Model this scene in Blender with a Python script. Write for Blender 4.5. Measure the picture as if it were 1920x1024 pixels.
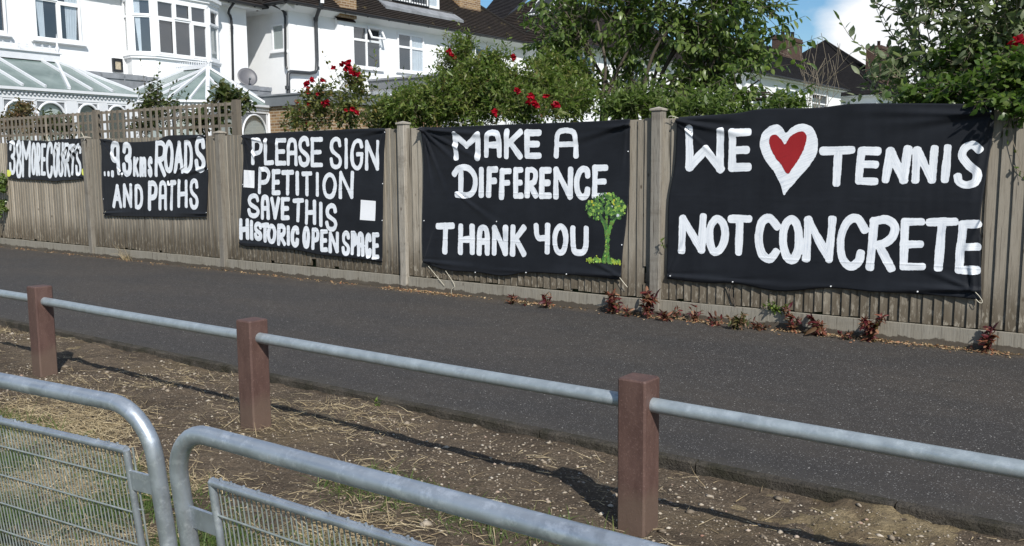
import bpy, math, random
import numpy as np
from mathutils import Vector, Matrix, noise
random.seed(7); rng = np.random.default_rng(11)
for o in list(bpy.data.objects): bpy.data.objects.remove(o)
sc = bpy.context.scene; COL = sc.collection

# ------------------------------------------------------------------ camera
FOC, CAMH = 1700.0, 1.45
def _cam():
    cx, cy, xv, yv, roll = 960, 512, -1357, 318, .0067
    d = np.array([math.sin(roll), math.cos(roll)])
    h = -np.dot(np.array([xv-cx, yv-cy]), d); p = math.atan2(h, FOC)
    up = -np.array([d[0]*math.cos(p), d[1]*math.cos(p), math.sin(p)])
    X = -np.array([xv-cx, yv-cy, FOC], float); X /= np.linalg.norm(X)
    X = X-up*np.dot(X, up); X /= np.linalg.norm(X)
    return np.array([X, np.cross(up, X), up])
RC = _cam(); CP = np.array([0, 0, CAMH])
def ray(x, y): return RC @ np.array([x-960, y-512, FOC])
def on_z(x, y, z=0): r = ray(x, y); return CP+(z-CP[2])/r[2]*r
def on_y(x, y, Y): r = ray(x, y); return CP+Y/r[1]*r
def on_x(x, y, X): r = ray(x, y); return CP+X/r[0]*r
cam = bpy.data.cameras.new('camera'); co = bpy.data.objects.new('camera', cam); COL.objects.link(co)
M = Matrix([[RC[i][0], -RC[i][1], -RC[i][2]] for i in range(3)]).to_4x4(); M.translation = CP
co.matrix_world = M
cam.sensor_fit = 'HORIZONTAL'; cam.sensor_width = 36; cam.lens = FOC/1920*36; cam.clip_end = 2000; cam.clip_start = .05
sc.camera = co

# ------------------------------------------------------------------ light
LD = Vector((-1.4, 1.0, -1.42)).normalized()
EL = math.asin(-LD.z); AZ = math.atan2(-LD.x, -LD.y)
w = bpy.data.worlds.new('World'); sc.world = w; w.use_nodes = True
nt = w.node_tree; N = nt.nodes; L = nt.links; bg = N['Background']
sky = N.new('ShaderNodeTexSky'); sky.sky_type = 'NISHITA'; sky.sun_disc = False
sky.sun_elevation = EL; sky.sun_rotation = AZ; sky.air_density = 1.0; sky.dust_density = .4; sky.ozone_density = 2.5
tc = N.new('ShaderNodeTexCoord'); mp = N.new('ShaderNodeMapping'); mp.inputs['Scale'].default_value = (1, 1, 2.2)
L.new(tc.outputs['Generated'], mp.inputs[0])
nz = N.new('ShaderNodeTexNoise'); nz.inputs['Scale'].default_value = 2.6; nz.inputs['Detail'].default_value = 9; nz.inputs['Roughness'].default_value = .55
mp.inputs['Location'].default_value = (6.262, 1.076, 0.2)
L.new(mp.outputs[0], nz.inputs[0])
rp = N.new('ShaderNodeValToRGB'); rp.color_ramp.elements[0].position = .50; rp.color_ramp.elements[1].position = .64
nm = N.new('ShaderNodeVectorMath'); nm.operation = 'NORMALIZE'; L.new(tc.outputs['Generated'], nm.inputs[0])
d0 = ray(1735, 118); d0 = d0/np.linalg.norm(d0); dt = N.new('ShaderNodeVectorMath'); dt.operation = 'DOT_PRODUCT'; L.new(nm.outputs[0], dt.inputs[0]); dt.inputs[1].default_value = tuple(d0)
cb_ = N.new('ShaderNodeMapRange'); cb_.inputs[1].default_value = .993; cb_.inputs[2].default_value = .9995; cb_.inputs[3].default_value = 0; cb_.inputs[4].default_value = .24; L.new(dt.outputs['Value'], cb_.inputs[0])
ad = N.new('ShaderNodeMath'); ad.operation = 'ADD'; L.new(nz.outputs[0], ad.inputs[0]); L.new(cb_.outputs[0], ad.inputs[1])
L.new(ad.outputs[0], rp.inputs[0])
mx = N.new('ShaderNodeMix'); mx.data_type = 'RGBA'; mx.inputs['B'].default_value = (10.5, 10.7, 11.0, 1)
L.new(rp.outputs[0], mx.inputs['Factor']); hs = N.new('ShaderNodeHueSaturation'); hs.inputs['Saturation'].default_value = 1.3; hs.inputs['Value'].default_value = 1.15; L.new(sky.outputs[0], hs.inputs['Color']); L.new(hs.outputs[0], mx.inputs['A']); L.new(mx.outputs['Result'], bg.inputs[0])
bg.inputs[1].default_value = .085
sun = bpy.data.lights.new('sun', 'SUN'); sun.energy = 4.9; sun.angle = math.radians(.5); sun.color = (1, .965, .91)
so = bpy.data.objects.new('sun', sun); COL.objects.link(so); so.rotation_euler = LD.to_track_quat('-Z', 'Y').to_euler(); so.location = (8, -6, 10)
sc.view_settings.view_transform = 'Standard'; sc.view_settings.look = 'None'; sc.view_settings.exposure = .18; sc.view_settings.gamma = 1

# ------------------------------------------------------------------ materials
class Mt:
    def __init__(s, name, rough=.8, metal=0, spec=.5):
        m = bpy.data.materials.new(name); m.use_nodes = True; s.m = m; s.t = m.node_tree; s.n = s.t.nodes; s.l = s.t.links
        s.b = s.n['Principled BSDF']; s.out = s.n['Material Output']
        s.b.inputs['Roughness'].default_value = rough; s.b.inputs['Metallic'].default_value = metal
        s.b.inputs['Specular IOR Level'].default_value = spec
        s._c = None
    def co(s, scale=(1, 1, 1), kind='Object', rot=(0, 0, 0)):
        t = s.n.new('ShaderNodeTexCoord'); p = s.n.new('ShaderNodeMapping'); p.inputs['Scale'].default_value = scale; p.inputs['Rotation'].default_value = rot
        s.l.new(t.outputs[kind], p.inputs[0]); return p.outputs[0]
    def attr(s, name):
        a = s.n.new('ShaderNodeAttribute'); a.attribute_name = name; return a
    def noise(s, vec, scale, detail=4, rough=.5, dist=0):
        t = s.n.new('ShaderNodeTexNoise'); t.inputs['Scale'].default_value = scale; t.inputs['Detail'].default_value = detail
        t.inputs['Roughness'].default_value = rough; t.inputs['Distortion'].default_value = dist
        if vec is not None: s.l.new(vec, t.inputs['Vector'])
        return t.outputs[0]
    def voro(s, vec, scale, feature='F1', out=0, rnd=1):
        t = s.n.new('ShaderNodeTexVoronoi'); t.feature = feature; t.inputs['Scale'].default_value = scale; t.inputs['Randomness'].default_value = rnd
        s.l.new(vec, t.inputs['Vector']); return t.outputs[out]
    def ramp(s, fac, stops, interp='LINEAR'):
        r = s.n.new('ShaderNodeValToRGB'); e = r.color_ramp.elements; r.color_ramp.interpolation = interp
        while len(e) < len(stops): e.new(.5)
        for i, (p, c) in enumerate(stops):
            e[i].position = p; e[i].color = (c, c, c, 1) if not isinstance(c, (tuple, list)) else (*c[:3], 1)
        s.l.new(fac, r.inputs[0]); return r.outputs[0]
    def mix(s, fac, a, b, mode='MIX'):
        x = s.n.new('ShaderNodeMix'); x.data_type = 'RGBA'; x.blend_type = mode
        for k, v in (('Factor', fac), ('A', a), ('B', b)):
            if isinstance(v, (int, float)): x.inputs[k].default_value = v if k == 'Factor' else (v, v, v, 1)
            elif isinstance(v, (tuple, list)): x.inputs[k].default_value = (*v[:3], 1)
            else: s.l.new(v, x.inputs[k])
        return x.outputs['Result']
    def math(s, op, a, b=0):
        x = s.n.new('ShaderNodeMath'); x.operation = op
        for i, v in enumerate((a, b)):
            if isinstance(v, (int, float)): x.inputs[i].default_value = v
            else: s.l.new(v, x.inputs[i])
        return x.outputs[0]
    def sep(s, vec):
        x = s.n.new('ShaderNodeSeparateXYZ'); s.l.new(vec, x.inputs[0]); return x.outputs
    def col(s, v):
        if isinstance(v, (tuple, list)): s.b.inputs['Base Color'].default_value = (*v[:3], 1)
        else: s.l.new(v, s.b.inputs['Base Color'])
        return s
    def rough(s, v): s.l.new(v, s.b.inputs['Roughness']); return s
    def bump(s, h, strength=.5, dist=.01):
        b = s.n.new('ShaderNodeBump'); b.inputs['Strength'].default_value = strength; b.inputs['Distance'].default_value = dist
        s.l.new(h, b.inputs['Height']); s.l.new(b.outputs[0], s.b.inputs['Normal']); return s
MAT = {}
def simple(name, c, rough=.7, metal=0, var=.15, scale=6, bump=.0, spec=.5):
    m = Mt(name, rough, metal, spec); v = m.co()
    n = m.noise(v, scale, 6, .6)
    m.col(m.mix(m.ramp(n, [(.3, 0), (.7, 1)]), tuple(x*(1-var) for x in c), tuple(x*(1+var) for x in c)))
    if bump: m.bump(m.noise(v, scale*12, 5, .6), bump, .004)
    MAT[name] = m.m; return m.m

def mk_wood(name, base, dark, grey, low=True):
    m = Mt(name, .85, 0, .25); v = m.co((14, 14, 1.1)); rn = m.attr('rnd').outputs['Fac']
    grain = m.noise(v, 4, 8, .65, .6)
    o = m.co(); xyz = m.sep(o)
    big = m.noise(m.co((5, 5, .9)), 1.6, 5, .6)
    c = m.mix(m.ramp(grain, [(.3, 0), (.72, 1)]), dark, base)
    c = m.mix(m.ramp(big, [(.4, 0), (.65, .75)]), c, grey)
    c = m.mix(m.ramp(rn, [(.0, .1), (.2, .9), (.45, .15), (.7, .6), (1, 1)]), c, tuple(x*.55 for x in base)); c = m.mix(m.ramp(rn, [(.3, .0), (.40, .6), (.52, 0)]), c, tuple(x*1.3 for x in base))
    # knots
    kn = m.voro(m.co((3.2, 1, 1.5)), 3.0)
    c = m.mix(m.ramp(kn, [(.05, .9), (.12, 0)]), c, (.06, .042, .03))
    # damp algae staining that rises from the bottom of each board
    h = m.math('ADD', xyz[2], m.math('MULTIPLY', m.noise(m.co((9, 9, 1.2)), 1.5, 5), -.9))
    c = m.mix(m.ramp(m.math('ADD', h, .22), [(.0, .8), (.34, 0)]), c, (.095, .075, .048)) if low else c
    # peeled pale patches low down
    if low:
        pe = m.noise(m.co((16, 16, 5)), 2.0, 8, .7)
        lo = m.ramp(xyz[2], [(.12, 1), (.62, 0)])
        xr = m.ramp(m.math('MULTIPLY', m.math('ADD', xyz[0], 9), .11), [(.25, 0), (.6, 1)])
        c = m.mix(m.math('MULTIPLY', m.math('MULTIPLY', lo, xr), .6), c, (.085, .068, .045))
        pk = m.math('MULTIPLY', m.math('MULTIPLY', m.ramp(pe, [(.53, 0), (.6, 1)]), lo), xr)
        c = m.mix(m.math('MULTIPLY', pk, .85), c, (.46, .42, .34))
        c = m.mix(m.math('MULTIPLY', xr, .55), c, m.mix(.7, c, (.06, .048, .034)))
    cr = m.noise(m.co((38, 38, .9)), 1.0, 4, .6); c = m.mix(m.math('MULTIPLY', m.ramp(cr, [(.33, 1), (.40, 0)]), .8), c, (.035, .028, .02))
    if not low: c = m.mix(m.ramp(m.math('ADD', xyz[2], m.math('MULTIPLY', m.noise(m.co(), 7, 5, .7), -.10)), [(-.05, .85), (.005, 0)]), c, (.05, .038, .027)); c = m.mix(m.math('MULTIPLY', m.ramp(m.noise(m.co((1.5, 8, 6)), 1.3, 6, .7), [(.52, 0), (.66, 1)]), .45), c, tuple(x*.8 for x in dark))
    fl = m.noise(m.co((60, 60, 3)), 2.0, 6, .7); c = m.mix(m.math('MULTIPLY', m.ramp(fl, [(.34, 1), (.5, 0)]), .55), c, tuple(x*.45 for x in dark))
    c = m.mix(m.math('MULTIPLY', m.ramp(m.math('MULTIPLY', m.math('ADD', xyz[0], 2), .16), [(.0, 1), (1, .0)]), .75), c, m.mix(1.0, c, (1.7, 1.65, 1.6), 'MULTIPLY')) if low else c  # sunlit brightness painted into the boards, lighter towards the left end
    m.col(c); m.bump(grain, .5, .005); MAT[name] = m.m; return m.m
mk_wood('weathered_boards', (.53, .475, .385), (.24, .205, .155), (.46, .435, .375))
mk_wood('post_wood', (.33, .30, .25), (.14, .12, .095), (.31, .295, .265), False)
mk_wood('gravel_board_wood', (.38, .35, .285), (.19, .165, .125), (.34, .32, .275), False)
mk_wood('trellis_wood', (.25, .215, .17), (.125, .105, .08), (.23, .205, .17), False)

def mk_cloth():
    m = Mt('black_cloth', .7, 0, .22); v = m.co()
    n = m.noise(v, 3, 5)
    m.col(m.mix(m.ramp(m.math('ADD', m.math('MULTIPLY', n, .7), m.math('MULTIPLY', m.noise(m.co((1, 1, 5)), 5, 6, .7), .3)), [(.38, 0), (.66, 1)]), (.0052, .0066, .0098), (.0115, .0138, .0185)))
    m.b.inputs['Sheen Weight'].default_value = .05; m.b.inputs['Sheen Roughness'].default_value = .5
    m.bump(m.noise(v, 300, 2), .12, .001); MAT['black_cloth'] = m.m
mk_cloth()
def mk_paint(name, c, thin, streak=1.0):
    m = Mt(name, .5, 0, .4); a = m.attr('brush').outputs['Vector']
    p = m.n.new('ShaderNodeMapping'); p.inputs['Scale'].default_value = (3, 150, 0); m.l.new(a, p.inputs[0])
    s = m.noise(p.outputs[0], 1.0, 5, .65)
    q = m.n.new('ShaderNodeMapping'); q.inputs['Scale'].default_value = (6, 6, 6); m.l.new(m.co(), q.inputs[0])
    b = m.noise(q.outputs[0], 1.6, 5, .6)
    f = m.math('MULTIPLY', m.ramp(s, [(.33, 1), (.58, 0)]), m.ramp(b, [(.3, .2), (.75, 1)]))
    e = m.ramp(m.math('ADD', m.sep(a)[2], m.math('MULTIPLY', m.math('ADD', s, -.5), .045)), [(-.016, 0), (.002, 1)])
    q2 = m.ramp(m.math('ADD', m.math('MULTIPLY', s, .6), m.math('MULTIPLY', b, .5)), [(.64, 0), (.72, 1)])
    base = m.mix(m.math('MULTIPLY', f, streak), c, thin)
    base = m.mix(m.math('MULTIPLY', m.math('MAXIMUM', m.math('MULTIPLY', e, .55), m.math('MULTIPLY', q2, .6)), streak), base, tuple(x*.45 for x in thin))
    m.col(base); m.bump(s, .25, .002); MAT[name] = m.m
mk_paint('white_paint', (.81, .83, .85), (.34, .39, .47), .85)
mk_paint('red_paint', (.30, .012, .015), (.19, .012, .014), .6)
mk_paint('yellow_paint', (.72, .74, .12), (.55, .60, .12), .5)
def mk_vcol(name, rough=.6):
    m = Mt(name, rough, 0, .3); m.col(m.attr('tint').outputs['Color']); MAT[name] = m.m
mk_vcol('daubed_paint')
simple('paper', (.82, .83, .84), .6, var=.02)
simple('cord', (.62, .58, .46), .8, var=.15, scale=60)

def mk_asphalt():
    m = Mt('asphalt', .82, 0, .35); v = m.co()
    big = m.noise(m.co((.5, 1.0, 1)), 1.1, 5, .6); fine = m.noise(v, 140, 4, .7); mid = m.noise(v, 9, 6, .6)
    c = m.mix(m.ramp(fine, [(.3, 0), (.7, 1)]), (.020, .0185, .0175), (.056, .0515, .048))
    c = m.mix(m.math('MULTIPLY', m.ramp(big, [(.40, 0), (.62, 1)]), .6), c, (.058, .049, .040))
    c = m.mix(m.math('MULTIPLY', m.ramp(mid, [(.45, 0), (.7, 1)]), .4), c, (.020, .018, .016))
    # pale aggregate chips
    d = m.voro(v, 62); r = m.voro(v, 62, out=1)
    pick = m.ramp(m.sep(r)[0], [(.93, 0), (.94, 1)], 'CONSTANT')
    chip = m.math('MULTIPLY', m.ramp(d, [(.22, 1), (.34, 0)]), pick)
    c = m.mix(m.math('MULTIPLY', chip, m.math('MULTIPLY', m.sep(r)[1], .75)), c, (.55, .53, .49))
    d2 = m.voro(v, 130); r2 = m.voro(v, 130, out=1)
    c = m.mix(m.math('MULTIPLY', m.ramp(d2, [(.25, .9), (.4, 0)]), m.ramp(m.sep(r2)[1], [(.80, 0), (.81, 1)], 'CONSTANT')), c, (.24, .235, .225))
    # leaf dust strip beside the fence
    y = m.math('ADD', m.math('MULTIPLY', m.math('ADD', m.sep(v)[1], -7.25), 2.6), m.math('MULTIPLY', m.math('ADD', m.noise(v, 3.5, 6, .7), -.5), 2.2))
    c = m.mix(m.math('MULTIPLY', m.ramp(y, [(.1, 0), (.9, 1)]), .62), c, m.mix(m.ramp(m.noise(v, 45, 5, .7), [(.4, 0), (.62, 1)]), (.055, .042, .031), (.15, .115, .075)))
    k2 = m.math('ADD', m.math('MULTIPLY', m.math('ADD', m.sep(v)[1], -4.12), -4.0), m.math('MULTIPLY', m.math('ADD', m.noise(v, 2.5, 6, .7), -.5), 2.0))
    c = m.mix(m.math('MULTIPLY', m.ramp(k2, [(.1, 0), (.9, 1)]), .5), c, (.062, .056, .044))
    m.col(c); m.bump(m.math('ADD', fine, m.math('MULTIPLY', d, .6)), .7, .006); MAT['asphalt'] = m.m
mk_asphalt()
def mk_soil():
    m = Mt('dry_soil', .95, 0, .15); v = m.co()
    n = m.noise(v, 3.2, 8, .65); f = m.noise(v, 70, 6, .7); k = m.noise(v, 1.1, 4, .5)
    c = m.mix(m.ramp(n, [(.35, 0), (.65, 1)]), (.092, .071, .051), (.175, .135, .094))
    c = m.mix(m.math('MULTIPLY', m.ramp(f, [(.35, 1), (.6, 0)]), .6), c, (.040, .030, .021))
    c = m.mix(m.math('MULTIPLY', m.ramp(k, [(.55, 0), (.7, 1)]), .45), c, (.19, .145, .085))
    d = m.voro(v, 85); r = m.voro(v, 85, out=1)
    c = m.mix(m.math('MULTIPLY', m.ramp(d, [(.25, .9), (.42, 0)]), m.ramp(m.sep(r)[0], [(.82, 0), (.83, 1)], 'CONSTANT')), c, (.33, .27, .2))
    m.col(c); m.bump(m.math('ADD', f, m.math('MULTIPLY', m.noise(v, 24, 5), 1.6)), 1.0, .022); MAT['dry_soil'] = m.m
mk_soil()
def mk_conc(name, a, b, moss=None):
    m = Mt(name, .92, 0, .2); v = m.co(); n = m.noise(v, 7, 8, .65); f = m.noise(v, 90, 5, .7)
    c = m.mix(m.ramp(n, [(.35, 0), (.68, 1)]), a, b)
    c = m.mix(m.math('MULTIPLY', m.ramp(f, [(.38, 1), (.55, 0)]), .6), c, tuple(x*.4 for x in a))
    if moss: c = m.mix(m.ramp(m.noise(v, 3.3, 6, .7), [(.45, 0), (.62, .85)]), c, moss)
    m.col(c); m.bump(m.math('ADD', f, m.math('MULTIPLY', m.noise(v, 26, 5, .7), 2)), .9, .014); MAT[name] = m.m
mk_conc('kerb_concrete', (.050, .044, .036), (.105, .092, .074), (.032, .030, .019))
mk_conc('haunch_concrete', (.15, .115, .061), (.30, .235, .14), (.085, .061, .04))
def mk_galv(name, base=(.46, .50, .53), rough=.42, metal=.55):
    m = Mt(name, rough, metal, .5); v = m.co(); n = m.noise(v, 18, 6, .6); b = m.noise(v, 4, 4, .6)
    c = m.mix(m.ramp(n, [(.3, 0), (.7, 1)]), tuple(x*.86 for x in base), tuple(min(1, x*1.1) for x in base))
    c = m.mix(m.ramp(b, [(.55, 0), (.75, .35)]), c, tuple(x*.75 for x in base))
    c = m.mix(m.ramp(m.noise(v, 9, 5, .7), [(.69, 0), (.76, .6)]), c, (.33, .22, .12))
    m.col(c); c = m.mix(m.ramp(m.noise(v, 26, 6, .75), [(.52, 0), (.62, .5 if metal > .6 else .18)]), c, (.66, .70, .74)); c = m.mix(m.ramp(m.noise(m.co((1.3, 1, .8)), 14, 5, .7), [(.55, 0), (.66, .45 if metal > .6 else .15)]), c, tuple(x*.55 for x in base)); m.col(c)
    m.rough(m.ramp(n, [(.3, rough-.1), (.7, rough+.16)])); m.bump(m.noise(v, 60, 4), .12, .002); MAT[name] = m.m
mk_galv('galvanised_tube', (.40, .44, .48), .40, .7); mk_galv('galvanised_rail', (.33, .375, .395), .44, .45); mk_galv('galvanised_wire', (.27, .30, .285), .5, .4)
def mk_rpost():
    m = Mt('brown_plastic', .62, 0, .4); v = m.co((6, 6, 2)); n = m.noise(v, 3, 7, .65); o = m.co(); z = m.sep(o)[2]
    c = m.mix(m.ramp(n, [(.3, 0), (.7, 1)]), (.064, .034, .028), (.108, .062, .050))
    f = m.noise(m.co(), 120, 4, .7); c = m.mix(m.math('MULTIPLY', m.ramp(f, [(.56, 0), (.68, 1)]), .4), c, (.21, .135, .115))
    d = m.math('ADD', m.math('MULTIPLY', z, 1), m.math('MULTIPLY', m.noise(m.co(), 6, 5), -.25))
    c = m.mix(m.ramp(d, [(-.16, .6), (.08, 0)]), c, (.12, .085, .062))
    m.col(c); m.bump(m.math('ADD', f, m.math('MULTIPLY', n, 2)), .3, .003); MAT['brown_plastic'] = m.m
mk_rpost()
# houses
def mk_render():
    m = Mt('white_render', .85, 0, .2); v = m.co(); n = m.noise(v, .9, 6, .6); s = m.noise(m.co((4, 4, .5)), 1.5, 5, .6)
    c = m.mix(m.ramp(n, [(.35, 0), (.7, 1)]), (.74, .755, .76), (.81, .82, .825))
    c = m.mix(m.math('MULTIPLY', m.ramp(s, [(.6, 0), (.78, 1)]), .25), c, (.62, .63, .62))
    m.col(c); m.bump(m.noise(v, 55, 5, .6), .25, .006); MAT['white_render'] = m.m
mk_render()
simple('upvc', (.80, .81, .82), .35, var=.02)
simple('conservatory_white', (.64, .655, .68), .4, var=.04)
simple('gutter_black', (.014, .015, .017), .35, var=.2)
simple('pipe_grey', (.035, .038, .042), .4, var=.25, scale=9)
simple('lead_sheet', (.21, .22, .235), .6, var=.3, scale=4, bump=.2)
simple('fascia_grey', (.15, .16, .17), .55, var=.08)
simple('interior_dark', (.035, .035, .04), .9)
simple('curtain', (.62, .66, .68), .9, var=.1, scale=3)
simple('blind', (.50, .53, .49), .9, var=.04, scale=2)
simple('dish_grey', (.10, .10, .11), .5, var=.1)
simple('lamp_glass', (.42, .36, .26), .2, var=.3, scale=30)
def mk_glass(name, tint, rough=.02, trans=.75):
    m = Mt(name); m.n.remove(m.b); g = m.n.new('ShaderNodeBsdfGlossy'); g.inputs['Roughness'].default_value = rough
    t = m.n.new('ShaderNodeBsdfTransparent'); t.inputs[0].default_value = (*tint, 1)
    f = m.n.new('ShaderNodeLayerWeight'); f.inputs[0].default_value = .5
    x = m.n.new('ShaderNodeMixShader'); m.l.new(m.math('ADD', m.math('MULTIPLY', m.math('POWER', f.outputs['Facing'], 3), .7), .16), x.inputs[0]); m.l.new(t.outputs[0], x.inputs[1]); m.l.new(g.outputs[0], x.inputs[2])
    m.l.new(x.outputs[0], m.out.inputs[0]); MAT[name] = m.m
mk_glass('window_glass', (.86, .89, .92))
def mk_roofglass():
    m = Mt('roof_glazing', .25, 0, .5); v = m.co(); n = m.noise(m.co((1, 1, 1)), 1.6, 5, .6)
    m.col(m.mix(m.ramp(n, [(.35, 0), (.7, 1)]), (.12, .165, .152), (.225, .28, .262))); MAT['roof_glazing'] = m.m
mk_roofglass()
def mk_tiles(name, a, b, lichen=False):
    m = Mt(name, .85, 0, .25); uv = m.co((1, 1, 1), 'UV')
    br = m.n.new('ShaderNodeTexBrick'); br.inputs['Scale'].default_value = 1; br.inputs['Brick Width'].default_value = .17; br.inputs['Row Height'].default_value = .115
    br.inputs['Mortar Size'].default_value = .004; br.inputs['Mortar Smooth'].default_value = .3; br.inputs['Bias'].default_value = -.1
    br.inputs['Color1'].default_value = (*a, 1); br.inputs['Color2'].default_value = (*b, 1); br.inputs['Mortar'].default_value = (.008, .007, .006, 1)
    m.l.new(uv, br.inputs['Vector'])
    n = m.noise(uv, 1.3, 6, .65); c = m.mix(m.math('MULTIPLY', m.ramp(n, [(.4, 0), (.7, 1)]), .6), br.outputs[0], tuple(x*.5 for x in a))
    if lichen: c = m.mix(m.math('MULTIPLY', m.ramp(m.noise(uv, 2.4, 7, .7), [(.60, 0), (.66, 1)]), .55), c, (.24, .19, .09))
    m.col(c)
    x = m.sep(uv); m.bump(m.math('ADD', m.noise(uv, 9, 4), m.math('MULTIPLY', br.outputs['Fac'], -.6)), .6, .015); MAT[name] = m.m
mk_tiles('brown_tiles', (.040, .031, .026), (.022, .018, .016), True)
mk_tiles('dark_tiles', (.022, .020, .021), (.015, .014, .016))
mk_tiles('red_tiles', (.11, .045, .032), (.075, .033, .026))
def mk_brick(name, a, b, mort, kind='Generated'):
    m = Mt(name, .9, 0, .2); uv = m.co((1, 1, 1), 'UV')
    br = m.n.new('ShaderNodeTexBrick'); br.inputs['Scale'].default_value = 1; br.inputs['Brick Width'].default_value = .22; br.inputs['Row Height'].default_value = .075
    br.inputs['Mortar Size'].default_value = .010; br.inputs['Color1'].default_value = (*a, 1); br.inputs['Color2'].default_value = (*b, 1); br.inputs['Mortar'].default_value = (*mort, 1)
    m.l.new(uv, br.inputs['Vector']); n = m.noise(uv, 2, 6, .6)
    m.col(m.mix(m.math('MULTIPLY', n, .5), br.outputs[0], tuple(x*.55 for x in a))); m.bump(br.outputs['Fac'], -.6, .01); MAT[name] = m.m
mk_brick('stock_brick', (.33, .21, .105), (.15, .085, .05), (.42, .37, .29))
mk_brick('red_brick', (.085, .045, .033), (.05, .03, .024), (.10, .085, .07))
simple('grass_ground', (.05, .075, .025), .95, var=.3, scale=3)
simple('bark', (.075, .06, .045), .9, var=.3, scale=14)
simple('twig_green', (.07, .075, .03), .8, var=.25, scale=14)
simple('twig_pale', (.20, .165, .12), .8, var=.25, scale=20)
def mk_leaf(name, cols, rough=.42, trans=.3, spec=.45):
    trans = min(.55, trans*1.45)
    m = Mt(name, rough, 0, spec); r = m.attr('rnd').outputs['Fac']
    k = len(cols); c = m.ramp(r, [(i/(k-1), x) for i, x in enumerate(cols)])
    m.col(c); tl = m.n.new('ShaderNodeBsdfTranslucent')
    m.l.new(m.mix(.5, c, m.mix(1.0, c, (1.3, 1.6, .5), 'MULTIPLY')), tl.inputs[0])
    x = m.n.new('ShaderNodeMixShader'); x.inputs[0].default_value = trans
    m.l.new(m.b.outputs[0], x.inputs[1]); m.l.new(tl.outputs[0], x.inputs[2]); m.l.new(x.outputs[0], m.out.inputs[0]); MAT[name] = m.m
mk_leaf('cherry_leaf', [(.07, .115, .028), (.105, .16, .04), (.16, .22, .06), (.23, .28, .09)], .36, .33, .55)
mk_leaf('hedge_leaf', [(.08, .135, .03), (.125, .19, .045), (.18, .245, .065), (.26, .29, .095), (.19, .13, .055)], .36, .36)
mk_leaf('willow_leaf', [(.085, .13, .055), (.15, .19, .095), (.23, .265, .155), (.31, .34, .23)], .5, .35)
mk_leaf('ivy_leaf', [(.05, .10, .02), (.08, .14, .03), (.12, .18, .042), (.17, .21, .06)], .36, .35)
mk_leaf('rose_leaf', [(.04, .058, .022), (.07, .095, .032), (.13, .155, .045), (.20, .18, .05), (.15, .06, .035)], .42)
mk_leaf('climber_leaf', [(.035, .055, .017), (.055, .08, .022), (.09, .11, .032), (.14, .10, .05)], .45)
mk_leaf('autumn_climber_leaf', [(.06, .075, .022), (.10, .10, .03), (.20, .13, .07), (.30, .17, .11)], .5)
mk_leaf('petal_red', [(.30, .004, .018), (.42, .006, .022), (.52, .012, .035)], .5, .3, .3)
mk_leaf('weed_red_leaf', [(.045, .012, .016), (.10, .016, .022), (.17, .032, .032), (.09, .07, .03), (.24, .08, .05), (.36, .20, .12)], .5, .28)
mk_leaf('weed_green_leaf', [(.07, .12, .02), (.12, .19, .03), (.18, .24, .05)], .5)
mk_leaf('dead_leaf', [(.18, .11, .055), (.30, .20, .11), (.46, .35, .21), (.30, .10, .05)], .75, .15, .2)
mk_leaf('straw', [(.30, .225, .125), (.44, .345, .205), (.56, .46, .29), (.22, .165, .095)], .7, .12, .25)
mk_leaf('grass_blade', [(.07, .115, .03), (.11, .17, .04), (.16, .22, .06), (.30, .28, .12)], .5, .4)
mk_leaf('stone_chip', [(.09, .07, .048), (.18, .145, .105), (.29, .24, .18), (.46, .41, .33), (.24, .12, .08)], .85, 0)

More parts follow.
